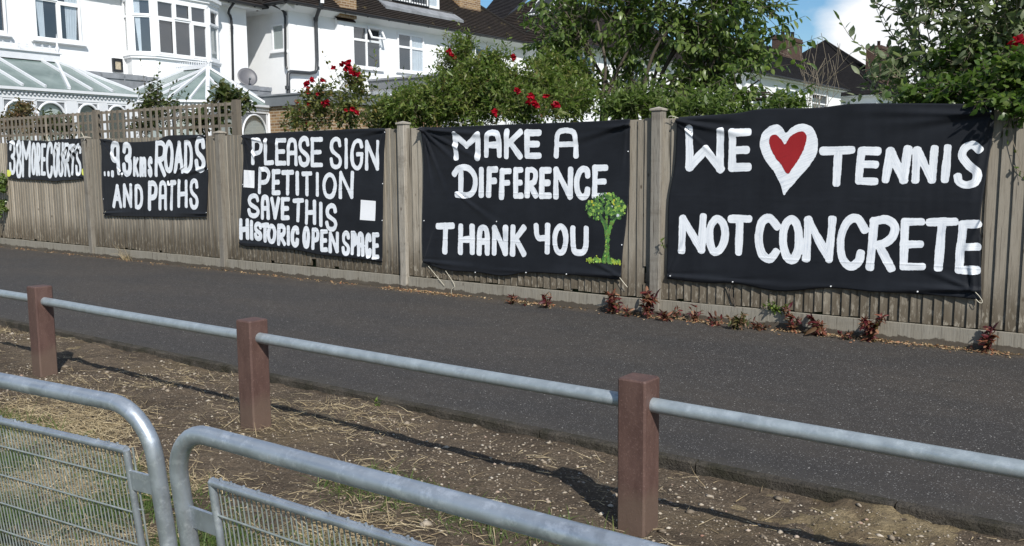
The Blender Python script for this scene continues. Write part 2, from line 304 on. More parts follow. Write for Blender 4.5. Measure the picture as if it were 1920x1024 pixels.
# ------------------------------------------------------------------ mesh helpers
def link(name, me, mat=None, parent=None):
    o = bpy.data.objects.new(name, me); COL.objects.link(o)
    if mat: me.materials.append(MAT[mat] if isinstance(mat, str) else mat)
    if parent is not None: o.parent = parent
    return o
class MB:
    def __init__(s): s.v = []; s.f = []; s.sm = []; s.r = []; s.uv = {}
    def add(s, vs, fs, smooth=False, rnd=None, uvs=None):
        k = len(s.v); rnd = random.random() if rnd is None else rnd
        s.v += [tuple(map(float, p)) for p in vs]
        for i, f in enumerate(fs):
            if uvs is not None: s.uv[len(s.f)] = uvs[i]
            s.f.append(tuple(k+j for j in f)); s.sm.append(smooth); s.r.append(rnd)
        return s
    def box(s, x0, x1, y0, y1, z0, z1, rnd=None):
        vs = [(x, y, z) for z in (z0, z1) for y in (y0, y1) for x in (x0, x1)]
        fs = [(0, 2, 3, 1), (4, 5, 7, 6), (0, 1, 5, 4), (2, 6, 7, 3), (0, 4, 6, 2), (1, 3, 7, 5)]
        uvs = []
        for f in fs:
            p = [vs[i] for i in f]; ax = [max(q[a] for q in p)-min(q[a] for q in p) for a in range(3)]
            if ax[2] < 1e-9: uvs.append([(q[0], q[1]) for q in p])
            elif ax[1] < 1e-9: uvs.append([(q[0], q[2]) for q in p])
            else: uvs.append([(q[1], q[2]) for q in p])
        return s.add(vs, fs, False, rnd, uvs)
    def beam(s, a, b, w, h, up=(0, 0, 1), rnd=None):
        a = Vector(a); b = Vector(b); d = (b-a).normalized(); u = Vector(up); r = d.cross(u).normalized(); u = r.cross(d)
        vs = [p+r*(i*w/2)+u*(j*h/2) for p in (a, b) for i, j in ((-1, -1), (1, -1), (1, 1), (-1, 1))]
        return s.add(vs, [(3, 2, 1, 0), (4, 5, 6, 7), (0, 1, 5, 4), (1, 2, 6, 5), (2, 3, 7, 6), (3, 0, 4, 7)], False, rnd)
    def tube(s, pts, r, n=10, cap=True, rnd=None, smooth=True):
        P = [Vector(p) for p in pts]; R = r if isinstance(r, (list, tuple)) else [r]*len(P)
        vs = []; fs = []; t0 = (P[1]-P[0]).normalized(); a = t0.orthogonal().normalized(); k = len(P)
        for i in range(k):
            t = (P[min(i+1, k-1)]-P[max(i-1, 0)]).normalized()
            a = (a-t*a.dot(t)); a = a.normalized() if a.length > 1e-6 else t.orthogonal().normalized(); b = t.cross(a)
            for j in range(n):
                th = 2*math.pi*j/n; vs.append(P[i]+(a*math.cos(th)+b*math.sin(th))*R[i])
        for i in range(k-1):
            for j in range(n): fs.append((i*n+j, i*n+(j+1) % n, (i+1)*n+(j+1) % n, (i+1)*n+j))
        s.add(vs, fs, smooth, rnd)
        if cap:
            s.add(vs[:n], [tuple(range(n))[::-1]], False, rnd); s.add(vs[-n:], [tuple(range(n))], False, rnd)
        return s
    def poly(s, pts, uvs=None, rnd=None): return s.add(pts, [tuple(range(len(pts)))], False, rnd, None if uvs is None else [uvs])
    def prism(s, pts, ext, rnd=None):
        n = len(pts); e = Vector(ext); P = [Vector(p) for p in pts]; vs = P+[p+e for p in P]
        return s.add(vs, [tuple(range(n))[::-1], tuple(range(n, 2*n))]+[(i, (i+1) % n, n+(i+1) % n, n+i) for i in range(n)], False, rnd)
    def slope(s, pts, thick=.06):
        # roof plane with uv: u along the level direction, v up the slope
        P = [Vector(p) for p in pts]; nrm = (P[1]-P[0]).cross(P[2]-P[0]).normalized()
        if nrm.z < 0: P = P[::-1]; nrm = -nrm
        u = Vector((0, 0, 1)).cross(nrm).normalized(); v = nrm.cross(u); n = len(P)
        uv = [(p.dot(u), p.dot(v)) for p in P]; o = P[0]-u*uv[0][0]-v*uv[0][1]
        def clip(poly, k, sg):   # keep sg*(v-k) >= 0
            out = []
            for a, b in zip(poly, poly[1:]+poly[:1]):
                da, db = sg*(a[1]-k), sg*(b[1]-k)
                if da >= 0: out.append(a)
                if da*db < 0: t = da/(da-db); out.append((a[0]+(b[0]-a[0])*t, k))
            return out
        C = .115; lo, hi = min(q[1] for q in uv), max(q[1] for q in uv); k = lo
        while k < hi-1e-4:           # overlapping courses of tiles, each a step
            q = clip(clip(uv, k, 1), min(k+C, hi), -1)
            if len(q) >= 3:
                up = [o+u*a+v*b+nrm*(.032*(1-(b-k)/C)) for a, b in q]; s.add(up, [tuple(range(len(q)))], False, None, [q])
                bt = sorted(a for a, b in q if abs(b-k) < 1e-5)
                if len(bt) >= 2:
                    a0, a1 = bt[0], bt[-1]; e0, e1 = o+u*a0+v*k, o+u*a1+v*k
                    s.add([e0-nrm*.004, e1-nrm*.004, e1+nrm*.032, e0+nrm*.032], [(0, 1, 2, 3)], False, None, [[(a0, k), (a1, k), (a1, k), (a0, k)]])
            k += C
        Q = [p-nrm*thick for p in P]
        s.add(P+Q, [tuple(range(n, 2*n))[::-1]]+[(i, n+i, n+(i+1) % n, (i+1) % n) for i in range(n)])
        return s
    def build(s, name, mat, parent=None):
        me = bpy.data.meshes.new(name); me.from_pydata(s.v, [], s.f)
        me.polygons.foreach_set('use_smooth', s.sm)
        at = me.attributes.new('rnd', 'FLOAT', 'FACE'); at.data.foreach_set('value', np.array(s.r, np.float32))
        if s.uv:
            ul = me.uv_layers.new(name='UVMap')
            for i, p in enumerate(me.polygons):
                if i in s.uv:
                    for li, uv in zip(p.loop_indices, s.uv[i]): ul.data[li].uv = uv
        me.update(); return link(name, me, mat, parent)
def np_mesh(name, V, F, mat, parent=None, rnd=None, smooth=False, extra=None):
    """V (n,3), F list of int arrays (each (m,k))"""
    me = bpy.data.meshes.new(name); V = np.asarray(V, np.float32)
    me.vertices.add(len(V)); me.vertices.foreach_set('co', V.ravel())
    F = [np.asarray(f, np.int32) for f in F if len(f)]
    cnt = np.concatenate([np.full(len(f), f.shape[1], np.int32) for f in F]); idx = np.concatenate([f.ravel() for f in F])
    me.loops.add(len(idx)); me.loops.foreach_set('vertex_index', idx)
    me.polygons.add(len(cnt)); st = np.concatenate([[0], np.cumsum(cnt)[:-1]]).astype(np.int32)
    me.polygons.foreach_set('loop_start', st); me.polygons.foreach_set('loop_total', cnt)
    if smooth: me.polygons.foreach_set('use_smooth', np.ones(len(cnt), bool))
    if rnd is not None:
        at = me.attributes.new('rnd', 'FLOAT', 'FACE'); at.data.foreach_set('value', np.asarray(rnd, np.float32))
    if extra is not None:
        for nm, ty, arr, key in extra:
            at = me.attributes.new(nm, ty, 'POINT'); at.data.foreach_set(key, np.asarray(arr, np.float32).ravel())
    me.update(calc_edges=True); me.validate(); return link(name, me, mat, parent)
def empty(name, loc=(0, 0, 0), yaw=0, mat4=None):
    o = bpy.data.objects.new(name, None); COL.objects.link(o); o.empty_display_size = .2
    if mat4 is not None: o.matrix_world = mat4
    else: o.location = loc; o.rotation_euler = (0, 0, yaw)
    return o
def tag(o, label, cat, group=None):
    o['label'] = label; o['category'] = cat
    if group: o['group'] = group
    return o
def structure(o): o['kind'] = 'structure'; return o
def stuff(o, label=None, cat=None):
    o['kind'] = 'stuff'
    if label: o['label'] = label; o['category'] = cat
    return o
def smooth_path(pts, it=2):
    P = [Vector(p) for p in pts]
    for _ in range(it):
        Q = [P[0]]
        for a, b in zip(P[:-1], P[1:]): Q += [a*.75+b*.25, a*.25+b*.75]
        Q.append(P[-1]); P = Q
    return P
class Fr:
    """a level frame: x to the right along a wall, y into it, z up"""
    def __init__(s, o, yaw):
        s.o = np.array([o[0], o[1], 0.]); s.yaw = yaw
        s.ex = np.array([math.cos(yaw), math.sin(yaw), 0]); s.ey = np.array([-math.sin(yaw), math.cos(yaw), 0]); s.C = s.loc(CP)
    def loc(s, P): d = np.array(P)-s.o; return np.array([d@s.ex, d@s.ey, d[2]])
    def ray(s, x, y): r = ray(x, y); return np.array([r@s.ex, r@s.ey, r[2]])
    def at(s, x, y, yy=0.): r = s.ray(x, y); return s.C+(yy-s.C[1])/r[1]*r
    def atz(s, x, y, z): r = s.ray(x, y); return s.C+(z-s.C[2])/r[2]*r
    def atx(s, x, y, xx): r = s.ray(x, y); return s.C+(xx-s.C[0])/r[0]*r
    def empty(s, name): return empty(name, tuple(s.o), s.yaw)
def vp_yaw(vx):
    r = ray(vx, 318-.0067*(vx+1357)); return math.atan2(r[1], r[0])

# ------------------------------------------------------------------ setting
GZ = .45   # back gardens stand a little higher than the path
FY = 7.55  # face of the fence
def grid_mesh(name, x0, x1, y0, y1, step, zf, mat):
    xs = np.arange(x0, x1+step/2, step); ys = np.arange(y0, y1+step/2, step); X, Y = np.meshgrid(xs, ys)
    Z = zf(X, Y); V = np.stack([X, Y, Z], -1).reshape(-1, 3); nx, ny = len(xs), len(ys)
    i = np.arange(nx*ny).reshape(ny, nx); F = np.stack([i[:-1, :-1], i[:-1, 1:], i[1:, 1:], i[1:, :-1]], -1).reshape(-1, 4)
    return np_mesh(name, V, [F], mat, smooth=True)
def vnoise(X, Y, s, seed=0):
    """smooth value noise"""
    r = np.random.default_rng(seed); T = r.random((64, 64))
    x = X*s+100; y = Y*s+100; xi = np.floor(x).astype(int); yi = np.floor(y).astype(int); fx = x-xi; fy = y-yi
    fx = fx*fx*(3-2*fx); fy = fy*fy*(3-2*fy); g = lambda a, b: T[a % 64, b % 64]
    return (g(xi, yi)*(1-fx)+g(xi+1, yi)*fx)*(1-fy)+(g(xi, yi+1)*(1-fx)+g(xi+1, yi+1)*fx)*fy
KY = 3.90  # near face of the kerb at the path edge
def soil_z(X, Y):
    b = -.012-.034*np.clip((Y-3.2)/.5, 0, 1)+.026*np.clip((Y-3.72)/.15, 0, 1)*(vnoise(X, Y, 4.5, 7)-.25)
    z = b+.030*(vnoise(X, Y, 1.6, 1)-.5)+.022*(vnoise(X, Y, 6, 2)-.5)+.013*(vnoise(X, Y, 15, 3)-.5)+.007*(vnoise(X, Y, 33, 4)-.5)
    return z
g = grid_mesh('verge_soil', -16, 3, .2, 3.95, .018, soil_z, 'dry_soil'); structure(g)
m = MB(); m.poly([(-60, -40, -.4), (60, -40, -.4), (60, 90, -.4), (-60, 90, -.4)]); structure(m.build('ground', 'grass_ground'))
def path_z(X, Y): return .004*(vnoise(X, Y, .8, 9)-.5)+.002
g = grid_mesh('path', -40, 8, KY+.05, 7.62, .12, path_z, 'asphalt'); structure(g)
m = MB(); m.box(-40, 12, 7.63, 62, -.05, GZ); structure(m.build('garden_ground', 'grass_ground'))
m = MB(); x = -20.0
while x < 4:
    l = .91; j = random.uniform(-.004, .004); zt = .006+random.uniform(-.003, .003)
    m.prism([(x+.004, KY+j, -.15), (x+.004, KY+j, zt-.008), (x+.004, KY+.008+j, zt), (x+.004, KY+.056, zt), (x+.004, KY+.056, -.15)], (l-.008, 0, 0)); x += l
structure(m.build('kerb', 'kerb_concrete'))
def haunch_z(X, Y):
    n = vnoise(X, Y, 1.1, 21)+.35*vnoise(X, Y, 5, 22)+.12*vnoise(X, Y, 16, 23); r = np.clip((X+5.5)/5, 0, 1)
    return -.072+.10*(n-.84+.16*r)-.20*np.clip((3.55-Y), 0, 1)+.028*(vnoise(X, Y, 12, 24)-.5)+.018*(vnoise(X, Y, 30, 25)-.5)
structure(grid_mesh('concrete_footing', -12, 3, 3.30, KY-.003, .02, haunch_z, 'haunch_concrete'))

def scatter_ok(n, x0, x1, y0, y1, dens, seed):
    r = np.random.default_rng(seed); X = r.uniform(x0, x1, n); Y = r.uniform(y0, y1, n); k = r.random(n) < dens(X, Y)
    return X[k], Y[k], r
# pebbles in the soil
def d_peb(X, Y): return np.clip(.25+1.6*(vnoise(X, Y, 1.4, 31)-.42), .03, 1)*np.clip((Y-1.9)/1.0, .12, 1)
X, Y, r = scatter_ok(24000, -10, .8, 1.5, 3.86, d_peb, 5); n = len(X)
oct_v = np.array([(1, 0, 0), (0, 1, 0), (-1, 0, 0), (0, -1, 0), (0, 0, 1), (.7, .7, .35), (-.7, .7, .3), (-.7, -.7, .35), (.7, -.7, .3), (0, 0, -1)], float)
oct_f = np.array([(0, 5, 4), (5, 1, 4), (1, 6, 4), (6, 2, 4), (2, 7, 4), (7, 3, 4), (3, 8, 4), (8, 0, 4), (0, 9, 5), (5, 9, 1), (1, 9, 6), (6, 9, 2), (2, 9, 7), (7, 9, 3), (3, 9, 8), (8, 9, 0)])
S = np.exp(r.normal(-5.5, .55, n)); S = np.clip(S, .002, .024)
a = r.uniform(0, 6.28, n); ca, sa = np.cos(a), np.sin(a)
P = oct_v[None]*S[:, None, None]*np.stack([r.uniform(.8, 1.5, n), r.uniform(.6, 1.1, n), r.uniform(.4, .8, n)], -1)[:, None]*r.uniform(.75, 1.2, (n, 10, 1))
Q = np.stack([P[..., 0]*ca[:, None]-P[..., 1]*sa[:, None]+X[:, None], P[..., 0]*sa[:, None]+P[..., 1]*ca[:, None]+Y[:, None], P[..., 2]+np.maximum(soil_z(X, Y), haunch_z(X, Y)-.3*(Y < 3.3))[:, None]+S[:, None]*.25], -1)
F = (oct_f[None]+(np.arange(n)*10)[:, None, None]).reshape(-1, 3)
stuff(np_mesh('gravel', Q.reshape(-1, 3), [F], 'stone_chip', rnd=np.repeat(np.clip(r.beta(2, 2.2, n), 0, 1), 16)), 'pale gravel chips scattered over the dry soil verge', 'gravel')
def blades(name, X, Y, Z, Ln, Wd, az, el, bend, mat, r, rv):
    """thin curved blades: 3 segments"""
    n = len(X); pts = []
    for k in range(4):
        t = k/3; e = el-bend*t; rad = Ln*t
        pts.append(np.stack([X+np.cos(az)*np.cos(e)*rad, Y+np.sin(az)*np.cos(e)*rad, Z+np.sin(e)*rad], -1))
    side = np.stack([-np.sin(az), np.cos(az), r.uniform(-.5, .5, n)], -1)*Wd[:, None]
    V = np.concatenate([np.stack([pts[k]-side*(1-.3*k), pts[k]+side*(1-.3*k)], 1) if k < 3 else pts[k][:, None] for k in range(4)], 1)
    b = (np.arange(n)*7)[:, None]; F4 = np.concatenate([b+[0, 1, 3, 2], b+[2, 3, 5, 4]]); F3 = b+[4, 5, 6]
    return np_mesh(name, V.reshape(-1, 3), [F4, F3], mat, rnd=np.concatenate([rv, rv, rv]))
# straw lying about
def d_grs(X, Y):
    return np.clip((2.70-Y+.9*(vnoise(X, Y, 1.7, 51)-.5)+.05*np.clip(X+3.4, -3, 1))/.35, 0, 1)*np.clip(.45+1.8*(vnoise(X, Y, 3.1, 52)-.3), .1, 1)
def d_str(X, Y):
    near = np.clip((2.72-Y+1.0*(vnoise(X, Y, 1.3, 41)-.5)+.05*np.clip(-4-X, 0, 3))/.5, 0, 1)
    return (1-.92*d_grs(X, Y))*np.clip(near*1.0*np.clip(.3+2.4*(vnoise(X, Y, 2.4, 42)-.3), 0, 1)+.10*np.clip((vnoise(X, Y, 2.0, 43)-.55)*4, 0, 1)*np.clip((-X-1.2)/2, .2, 1)+.008, 0, 1)
X, Y, r = scatter_ok(300000, -9.5, .6, 1.3, 3.85, d_str, 6); n = len(X)
stuff(blades('straw', X, Y, soil_z(X, Y)+r.uniform(.002, .02, n), r.gamma(4, .022, n), r.uniform(.0009, .0025, n), r.normal(.35, .75, n)+np.pi*(r.random(n) < .5), r.normal(.1, .12, n), r.normal(.15, .25, n), 'straw', r, r.random(n)), 'dry straw lying on the soil verge', 'straw')
X, Y, r = scatter_ok(190000, -8, .3, .8, 3.0, d_grs, 8); n = len(X)
stuff(blades('grass', X, Y, soil_z(X, Y), r.gamma(5, .014, n), r.uniform(.0012, .0030, n), r.uniform(0, 6.28, n), r.uniform(.5, 1.4, n), r.uniform(.2, 1.2, n), 'grass_blade', r, np.clip(r.beta(1.6, 2, n)+.35*(vnoise(X, Y, 2.2, 53)-.5), 0, 1)), 'short green and yellow grass behind the metal barriers', 'grass')

# ------------------------------------------------------------------ foliage helpers
LEAF = {
 'oval': (np.array([(0, 0, 0), (.3, .5, 0), (.3, -.5, 0), (.68, .42, -.03), (.68, -.42, -.03), (1, 0, -.1), (.3, 0, .07), (.68, 0, .02)]),
          [np.array([(2, 6, 7, 4), (6, 1, 3, 7)]), np.array([(0, 6, 2), (0, 1, 6), (4, 7, 5), (7, 3, 5)])]),
 'kite': (np.array([(0, 0, 0), (.45, .5, -.04), (.45, -.5, -.04), (1, 0, -.08), (.45, 0, .06)]),
          [np.array([(0, 4, 3, 2), (0, 1, 3, 4)])[:, [0, 1, 2, 3]]]),
}
def unit(a): return a/np.maximum(np.linalg.norm(a, axis=-1, keepdims=True), 1e-9)
def leaves(name, P, D, Ln, ratio, mat, parent, shape='kite', up=None, rv=None, r=rng, cup=1.0):
    P = np.asarray(P, float); D = unit(np.asarray(D, float)); n = len(P)
    if up is None: up = unit(np.array([0, 0, 1.])+r.normal(0, .45, (n, 3)))
    S = unit(np.cross(up, D)); Nn = np.cross(D, S); v, fs = LEAF[shape]; k = len(v)
    Ln = np.broadcast_to(Ln, n)
    V = P[:, None]+(D[:, None]*v[None, :, 0:1]+S[:, None]*v[None, :, 1:2]*ratio+Nn[:, None]*v[None, :, 2:3]*cup)*Ln[:, None, None]
    b = (np.arange(n)*k)[:, None, None]; F = [(b+f[None]).reshape(-1, f.shape[1]) for f in fs]
    rv = r.random(n) if rv is None else rv
    return np_mesh(name, V.reshape(-1, 3), F, mat, parent, rnd=np.concatenate([np.repeat(rv, len(f)) for f in fs]), smooth=False)
def sample_blobs(blobs, n, r, shell=.55):
    vol = np.array([b[3]*b[4]*b[5] for b in blobs])**.8; pick = r.choice(len(blobs), n, p=vol/vol.sum())
    B = np.array(blobs)[pick]; d = unit(r.normal(size=(n, 3))); rad = r.random(n)**shell
    rad *= 1+.12*r.normal(size=n)
    return B[:, :3]+d*rad[:, None]*B[:, 3:6], d
def clump_keep(P, s, thr, seed):
    o = Vector((seed*13.7, seed*3.1, 0)); return np.array([noise.noise(Vector(p)*s+o) > thr for p in P])
def shrub(root, blobs, n_twig, per, Ln, ratio, leafmat, twigmat='bark', shape='kite', tw=(.12, .3), droop=.25, trunk=None, thr=-.25, seed=1, twig_r=.003, upb=.25, names=('foliage', 'branches'), limbs=True, cs=2.2):
    r = np.random.default_rng(seed); P, d = sample_blobs(blobs, n_twig, r)
    P = P[clump_keep(P, cs, thr, seed)]; n = len(P)
    d = unit(r.normal(size=(n, 3))*.7+np.array([0, 0, upb])+unit(P-np.array([np.mean([b[i] for b in blobs]) for i in range(3)]))*.6)
    tl = r.uniform(*tw, n); LP = []; LD = []; m = MB()
    t = (np.arange(per)+.6)/per
    az = r.uniform(0, 6.28, n)
    o1 = unit(np.cross(d, np.array([.13, .27, 1.]))); o2 = np.cross(d, o1)
    for k in range(per):
        th = az+k*2.4
        s = o1*np.cos(th)[:, None]+o2*np.sin(th)[:, None]
        LP.append(P+d*(tl*t[k])[:, None]); LD.append(unit(s*.9+d*(.5+.3*(k == per-1))+np.array([0, 0, -droop])+r.normal(0, .15, (n, 3))))
    LP = np.concatenate(LP); LD = np.concatenate(LD); nl = len(LP)
    rv = np.clip(np.tile(r.random(n), per)*.55+r.random(nl)*.45, 0, 1)
    leaves(names[0], LP, LD, Ln*np.exp(r.normal(0, .22, nl)), ratio, leafmat, root, shape, r=r, rv=rv)
    # twigs as slim 3-sided stems, limbs from the trunk
    A = P; B = P+d*tl[:, None]; m3 = []
    rr = unit(np.cross(d, np.array([.3, .1, 1.]))); r2 = np.cross(d, rr)
    V = []
    for base, rad in ((A-d*(tl*.6)[:, None], twig_r*1.3), (B, twig_r*.5)):
        for th in (0, 2.09, 4.19): V.append(base+(rr*math.cos(th)+r2*math.sin(th))*rad)
    V = np.stack(V, 1); b = (np.arange(n)*6)[:, None]
    F = np.concatenate([b+[0, 1, 4, 3], b+[1, 2, 5, 4], b+[2, 0, 3, 5]])
    np_mesh('twigs', V.reshape(-1, 3), [F], twigmat, root, rnd=np.tile(r.random(n), 3))
    if limbs and trunk is not None:
        m = MB(); T = Vector(trunk[0]); tr = trunk[1]; top = T+Vector((0, 0, trunk[2]))
        m.tube([T, T*.5+top*.5+Vector((.03, 0, 0)), top], [tr, tr*.85, tr*.7], 8)
        for q in blobs:
            c = Vector(q[:3]); mid = top.lerp(c, .5)+Vector((r.uniform(-.1, .1), r.uniform(-.1, .1), r.uniform(-.02, .15)))
            m.tube(smooth_path([top-Vector((0, 0, .2)), mid, c]), [tr*.5*(1-.8*i/8)+.004 for i in range(9)] if False else tr*.3, 6)
            for _ in range(4):
                e = c+Vector((r.normal()*q[3]*.6, r.normal()*q[4]*.6, abs(r.normal())*q[5]*.6)); m.tube(smooth_path([mid, c.lerp(mid, .4)+Vector((0, 0, .08)), e]), tr*.13, 5)
        m.build('trunk' if names[1] == 'trunk' else 'branches', twigmat, root)
    return root

# ------------------------------------------------------------------ wooden fence
def fx(px): return on_z(px, 462+.106*px)[0]
posts = [fx(p) for p in (-8, 178, 424, 763, 1231)]; bay = posts[-1]-posts[-2]
posts = [posts[0]-bay*3, posts[0]-bay*2, posts[0]-bay] + posts + [posts[-1]+3.2, posts[-1]+6.5]
TOPZ = 1.822
fence = empty('wooden_fence', (posts[3], FY, 0)); OX = posts[3]
tag(fence, 'weathered close-board wooden fence with square posts along the path', 'fence')
holes = [(on_y(592, 500, FY)[0], .115), (on_y(1212, 520, FY)[0], 0)]
for i in range(len(posts)-1):
    a, b = posts[i]+.05, posts[i+1]-.05; m = MB(); W = .0805; n = int(round((b-a)/W)); cut = np.cumsum([0]+[random.uniform(.86, 1.14) for _ in range(n)]); cut = a+(b-a)*cut/cut[-1]; W = (b-a)/n
    for k in range(n):
        x0 = float(cut[k]); x1 = float(cut[k+1]); zb = .168+random.uniform(-.006, .004)+(random.uniform(.005, .03) if random.random() < .12 else 0); zt = TOPZ+random.uniform(-.010, .006)+.012*math.sin(x0*1.3)
        f0 = FY-.006-random.uniform(0, .004); f1 = FY+.010+random.uniform(-.001, .002); sk = random.uniform(-.003, .003)
        if abs((x0+x1)/2-holes[0][0]) < W*.55: zb += .10
        hole = abs((x0+x1)/2-holes[1][0]) < W*.5
        flip = i < 6
        if flip: f0, f1 = FY+.003+random.uniform(0, .003), FY-.005-random.uniform(0, .004)
        def board(z0, z1, xa=x0, xb=x1):
            jag = [random.uniform(-.004, .004) for _ in range(4)]
            vs = [(xa-OX+.0004, f0-FY, z0+jag[0]), (xb-OX-.0004, f1-FY, z0+jag[1]), (xb-OX-.0004, .028, z0), (xa-OX+.0004, .028, z0),
                  (xa-OX+sk, f0-FY, z1+jag[2]), (xb-OX+sk, f1-FY, z1+jag[3]), (xb-OX+sk, .028, z1), (xa-OX+sk, .028, z1)]
            m.add(vs, [(3, 2, 1, 0), (4, 5, 6, 7), (0, 1, 5, 4), (1, 2, 6, 5), (2, 3, 7, 6), (3, 0, 4, 7)])
        if hole:
            board(zb, .30); board(.46, zt); board(.30, .46, x0+W*.4)
        else: board(zb, zt)
    for z in (.35, 1.0, 1.6): m.box(a-OX, b-OX, .030, .075, z-.04, z+.04)
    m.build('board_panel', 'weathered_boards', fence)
    m = MB(); gb = .158+random.uniform(-.004, .004)
    vs = []; xs = np.linspace(a-OX, b-OX, 14); zt = [gb+random.uniform(-.002, .002) for _ in xs]; yo = [-.026+random.uniform(-.002, .002) for _ in xs]
    for j in range(13):
        m.add([(xs[j], yo[j], -.05), (xs[j+1], yo[j+1], -.05), (xs[j+1], yo[j+1], zt[j+1]-.004), (xs[j], yo[j], zt[j]-.004), (xs[j+1], .0, zt[j+1]), (xs[j], .0, zt[j])],
              [(0, 1, 2, 3), (3, 2, 4, 5)], rnd=.3)
    m.box(a-OX, b-OX, 0.0, .02, -.05, gb-.005, rnd=.3)
    m.build('gravel_board', 'gravel_board_wood', fence)
caps = [1.88, 1.88, 1.88, 1.88, 1.849, 1.848, 1.870, 1.900, 1.93, 1.93]
for i, px in enumerate(posts):
    x = px-OX; h = caps[i]; lean = (-.05 if i == 4 else random.uniform(-.008, .008)); m = MB()
    vs = []
    for z, dx in ((-.1, 0), (h, lean)):
        c = .006
        for xx, yy in ((-.05+c, -.055), (.05-c, -.055), (.05, -.055+c), (.05, .05), (-.05, .05), (-.05, -.055+c)): vs.append((x+xx+dx, yy, z))
    m.add(vs, [tuple(range(6))[::-1], tuple(range(6, 12))]+[(k, (k+1) % 6, 6+(k+1) % 6, 6+k) for k in range(6)], rnd=random.uniform(.1, .5))
    p = m.build('post', 'post_wood', fence)
    m = MB(); X0 = x+lean
    m.add([(X0-.061, -.066, h), (X0+.061, -.066, h), (X0+.061, .061, h), (X0-.061, .061, h), (X0-.061, -.066, h+.016), (X0+.061, -.066, h+.016), (X0+.061, .061, h+.016), (X0-.061, .061, h+.016), (X0, 0, h+.036)],
          [(3, 2, 1, 0), (0, 1, 5, 4), (1, 2, 6, 5), (2, 3, 7, 6), (3, 0, 4, 7), (4, 5, 8), (5, 6, 8), (6, 7, 8), (7, 4, 8)], rnd=.4)
    m.build('post_cap', 'post_wood', p)
# square trellis on the two left bays
TY = .095; TZ1 = 2.265
tx1 = on_y(437, 200, FY+TY)[0]-OX; tp = [on_y(179, 230, FY+TY)[0]-OX, on_y(442, 220, FY+TY)[0]-OX, posts[2]-OX]
for a, b in ((tp[0]+.06, tx1), (posts[2]-OX, tp[0]-.06)):
    m = MB(); k = int(round((b-a)/.147)); s = (b-a)/k
    for i in range(k+1):
        x = a+i*s; m.box(x-.021, x+.021, TY-.018, TY-.002, TOPZ-.06, TZ1-.004+random.uniform(-.004, .004))
    for j in range(4): m.box(a-.02, b+.02, TY, TY+.018, TZ1-.05-j*.142, TZ1-.012-j*.142)
    m.build('trellis_panel', 'trellis_wood', fence)
for x in tp:
    m = MB(); m.box(x-.045, x+.045, TY-.02, TY+.06, 1.2, TZ1+.02); m.build('trellis_post', 'trellis_wood', fence)

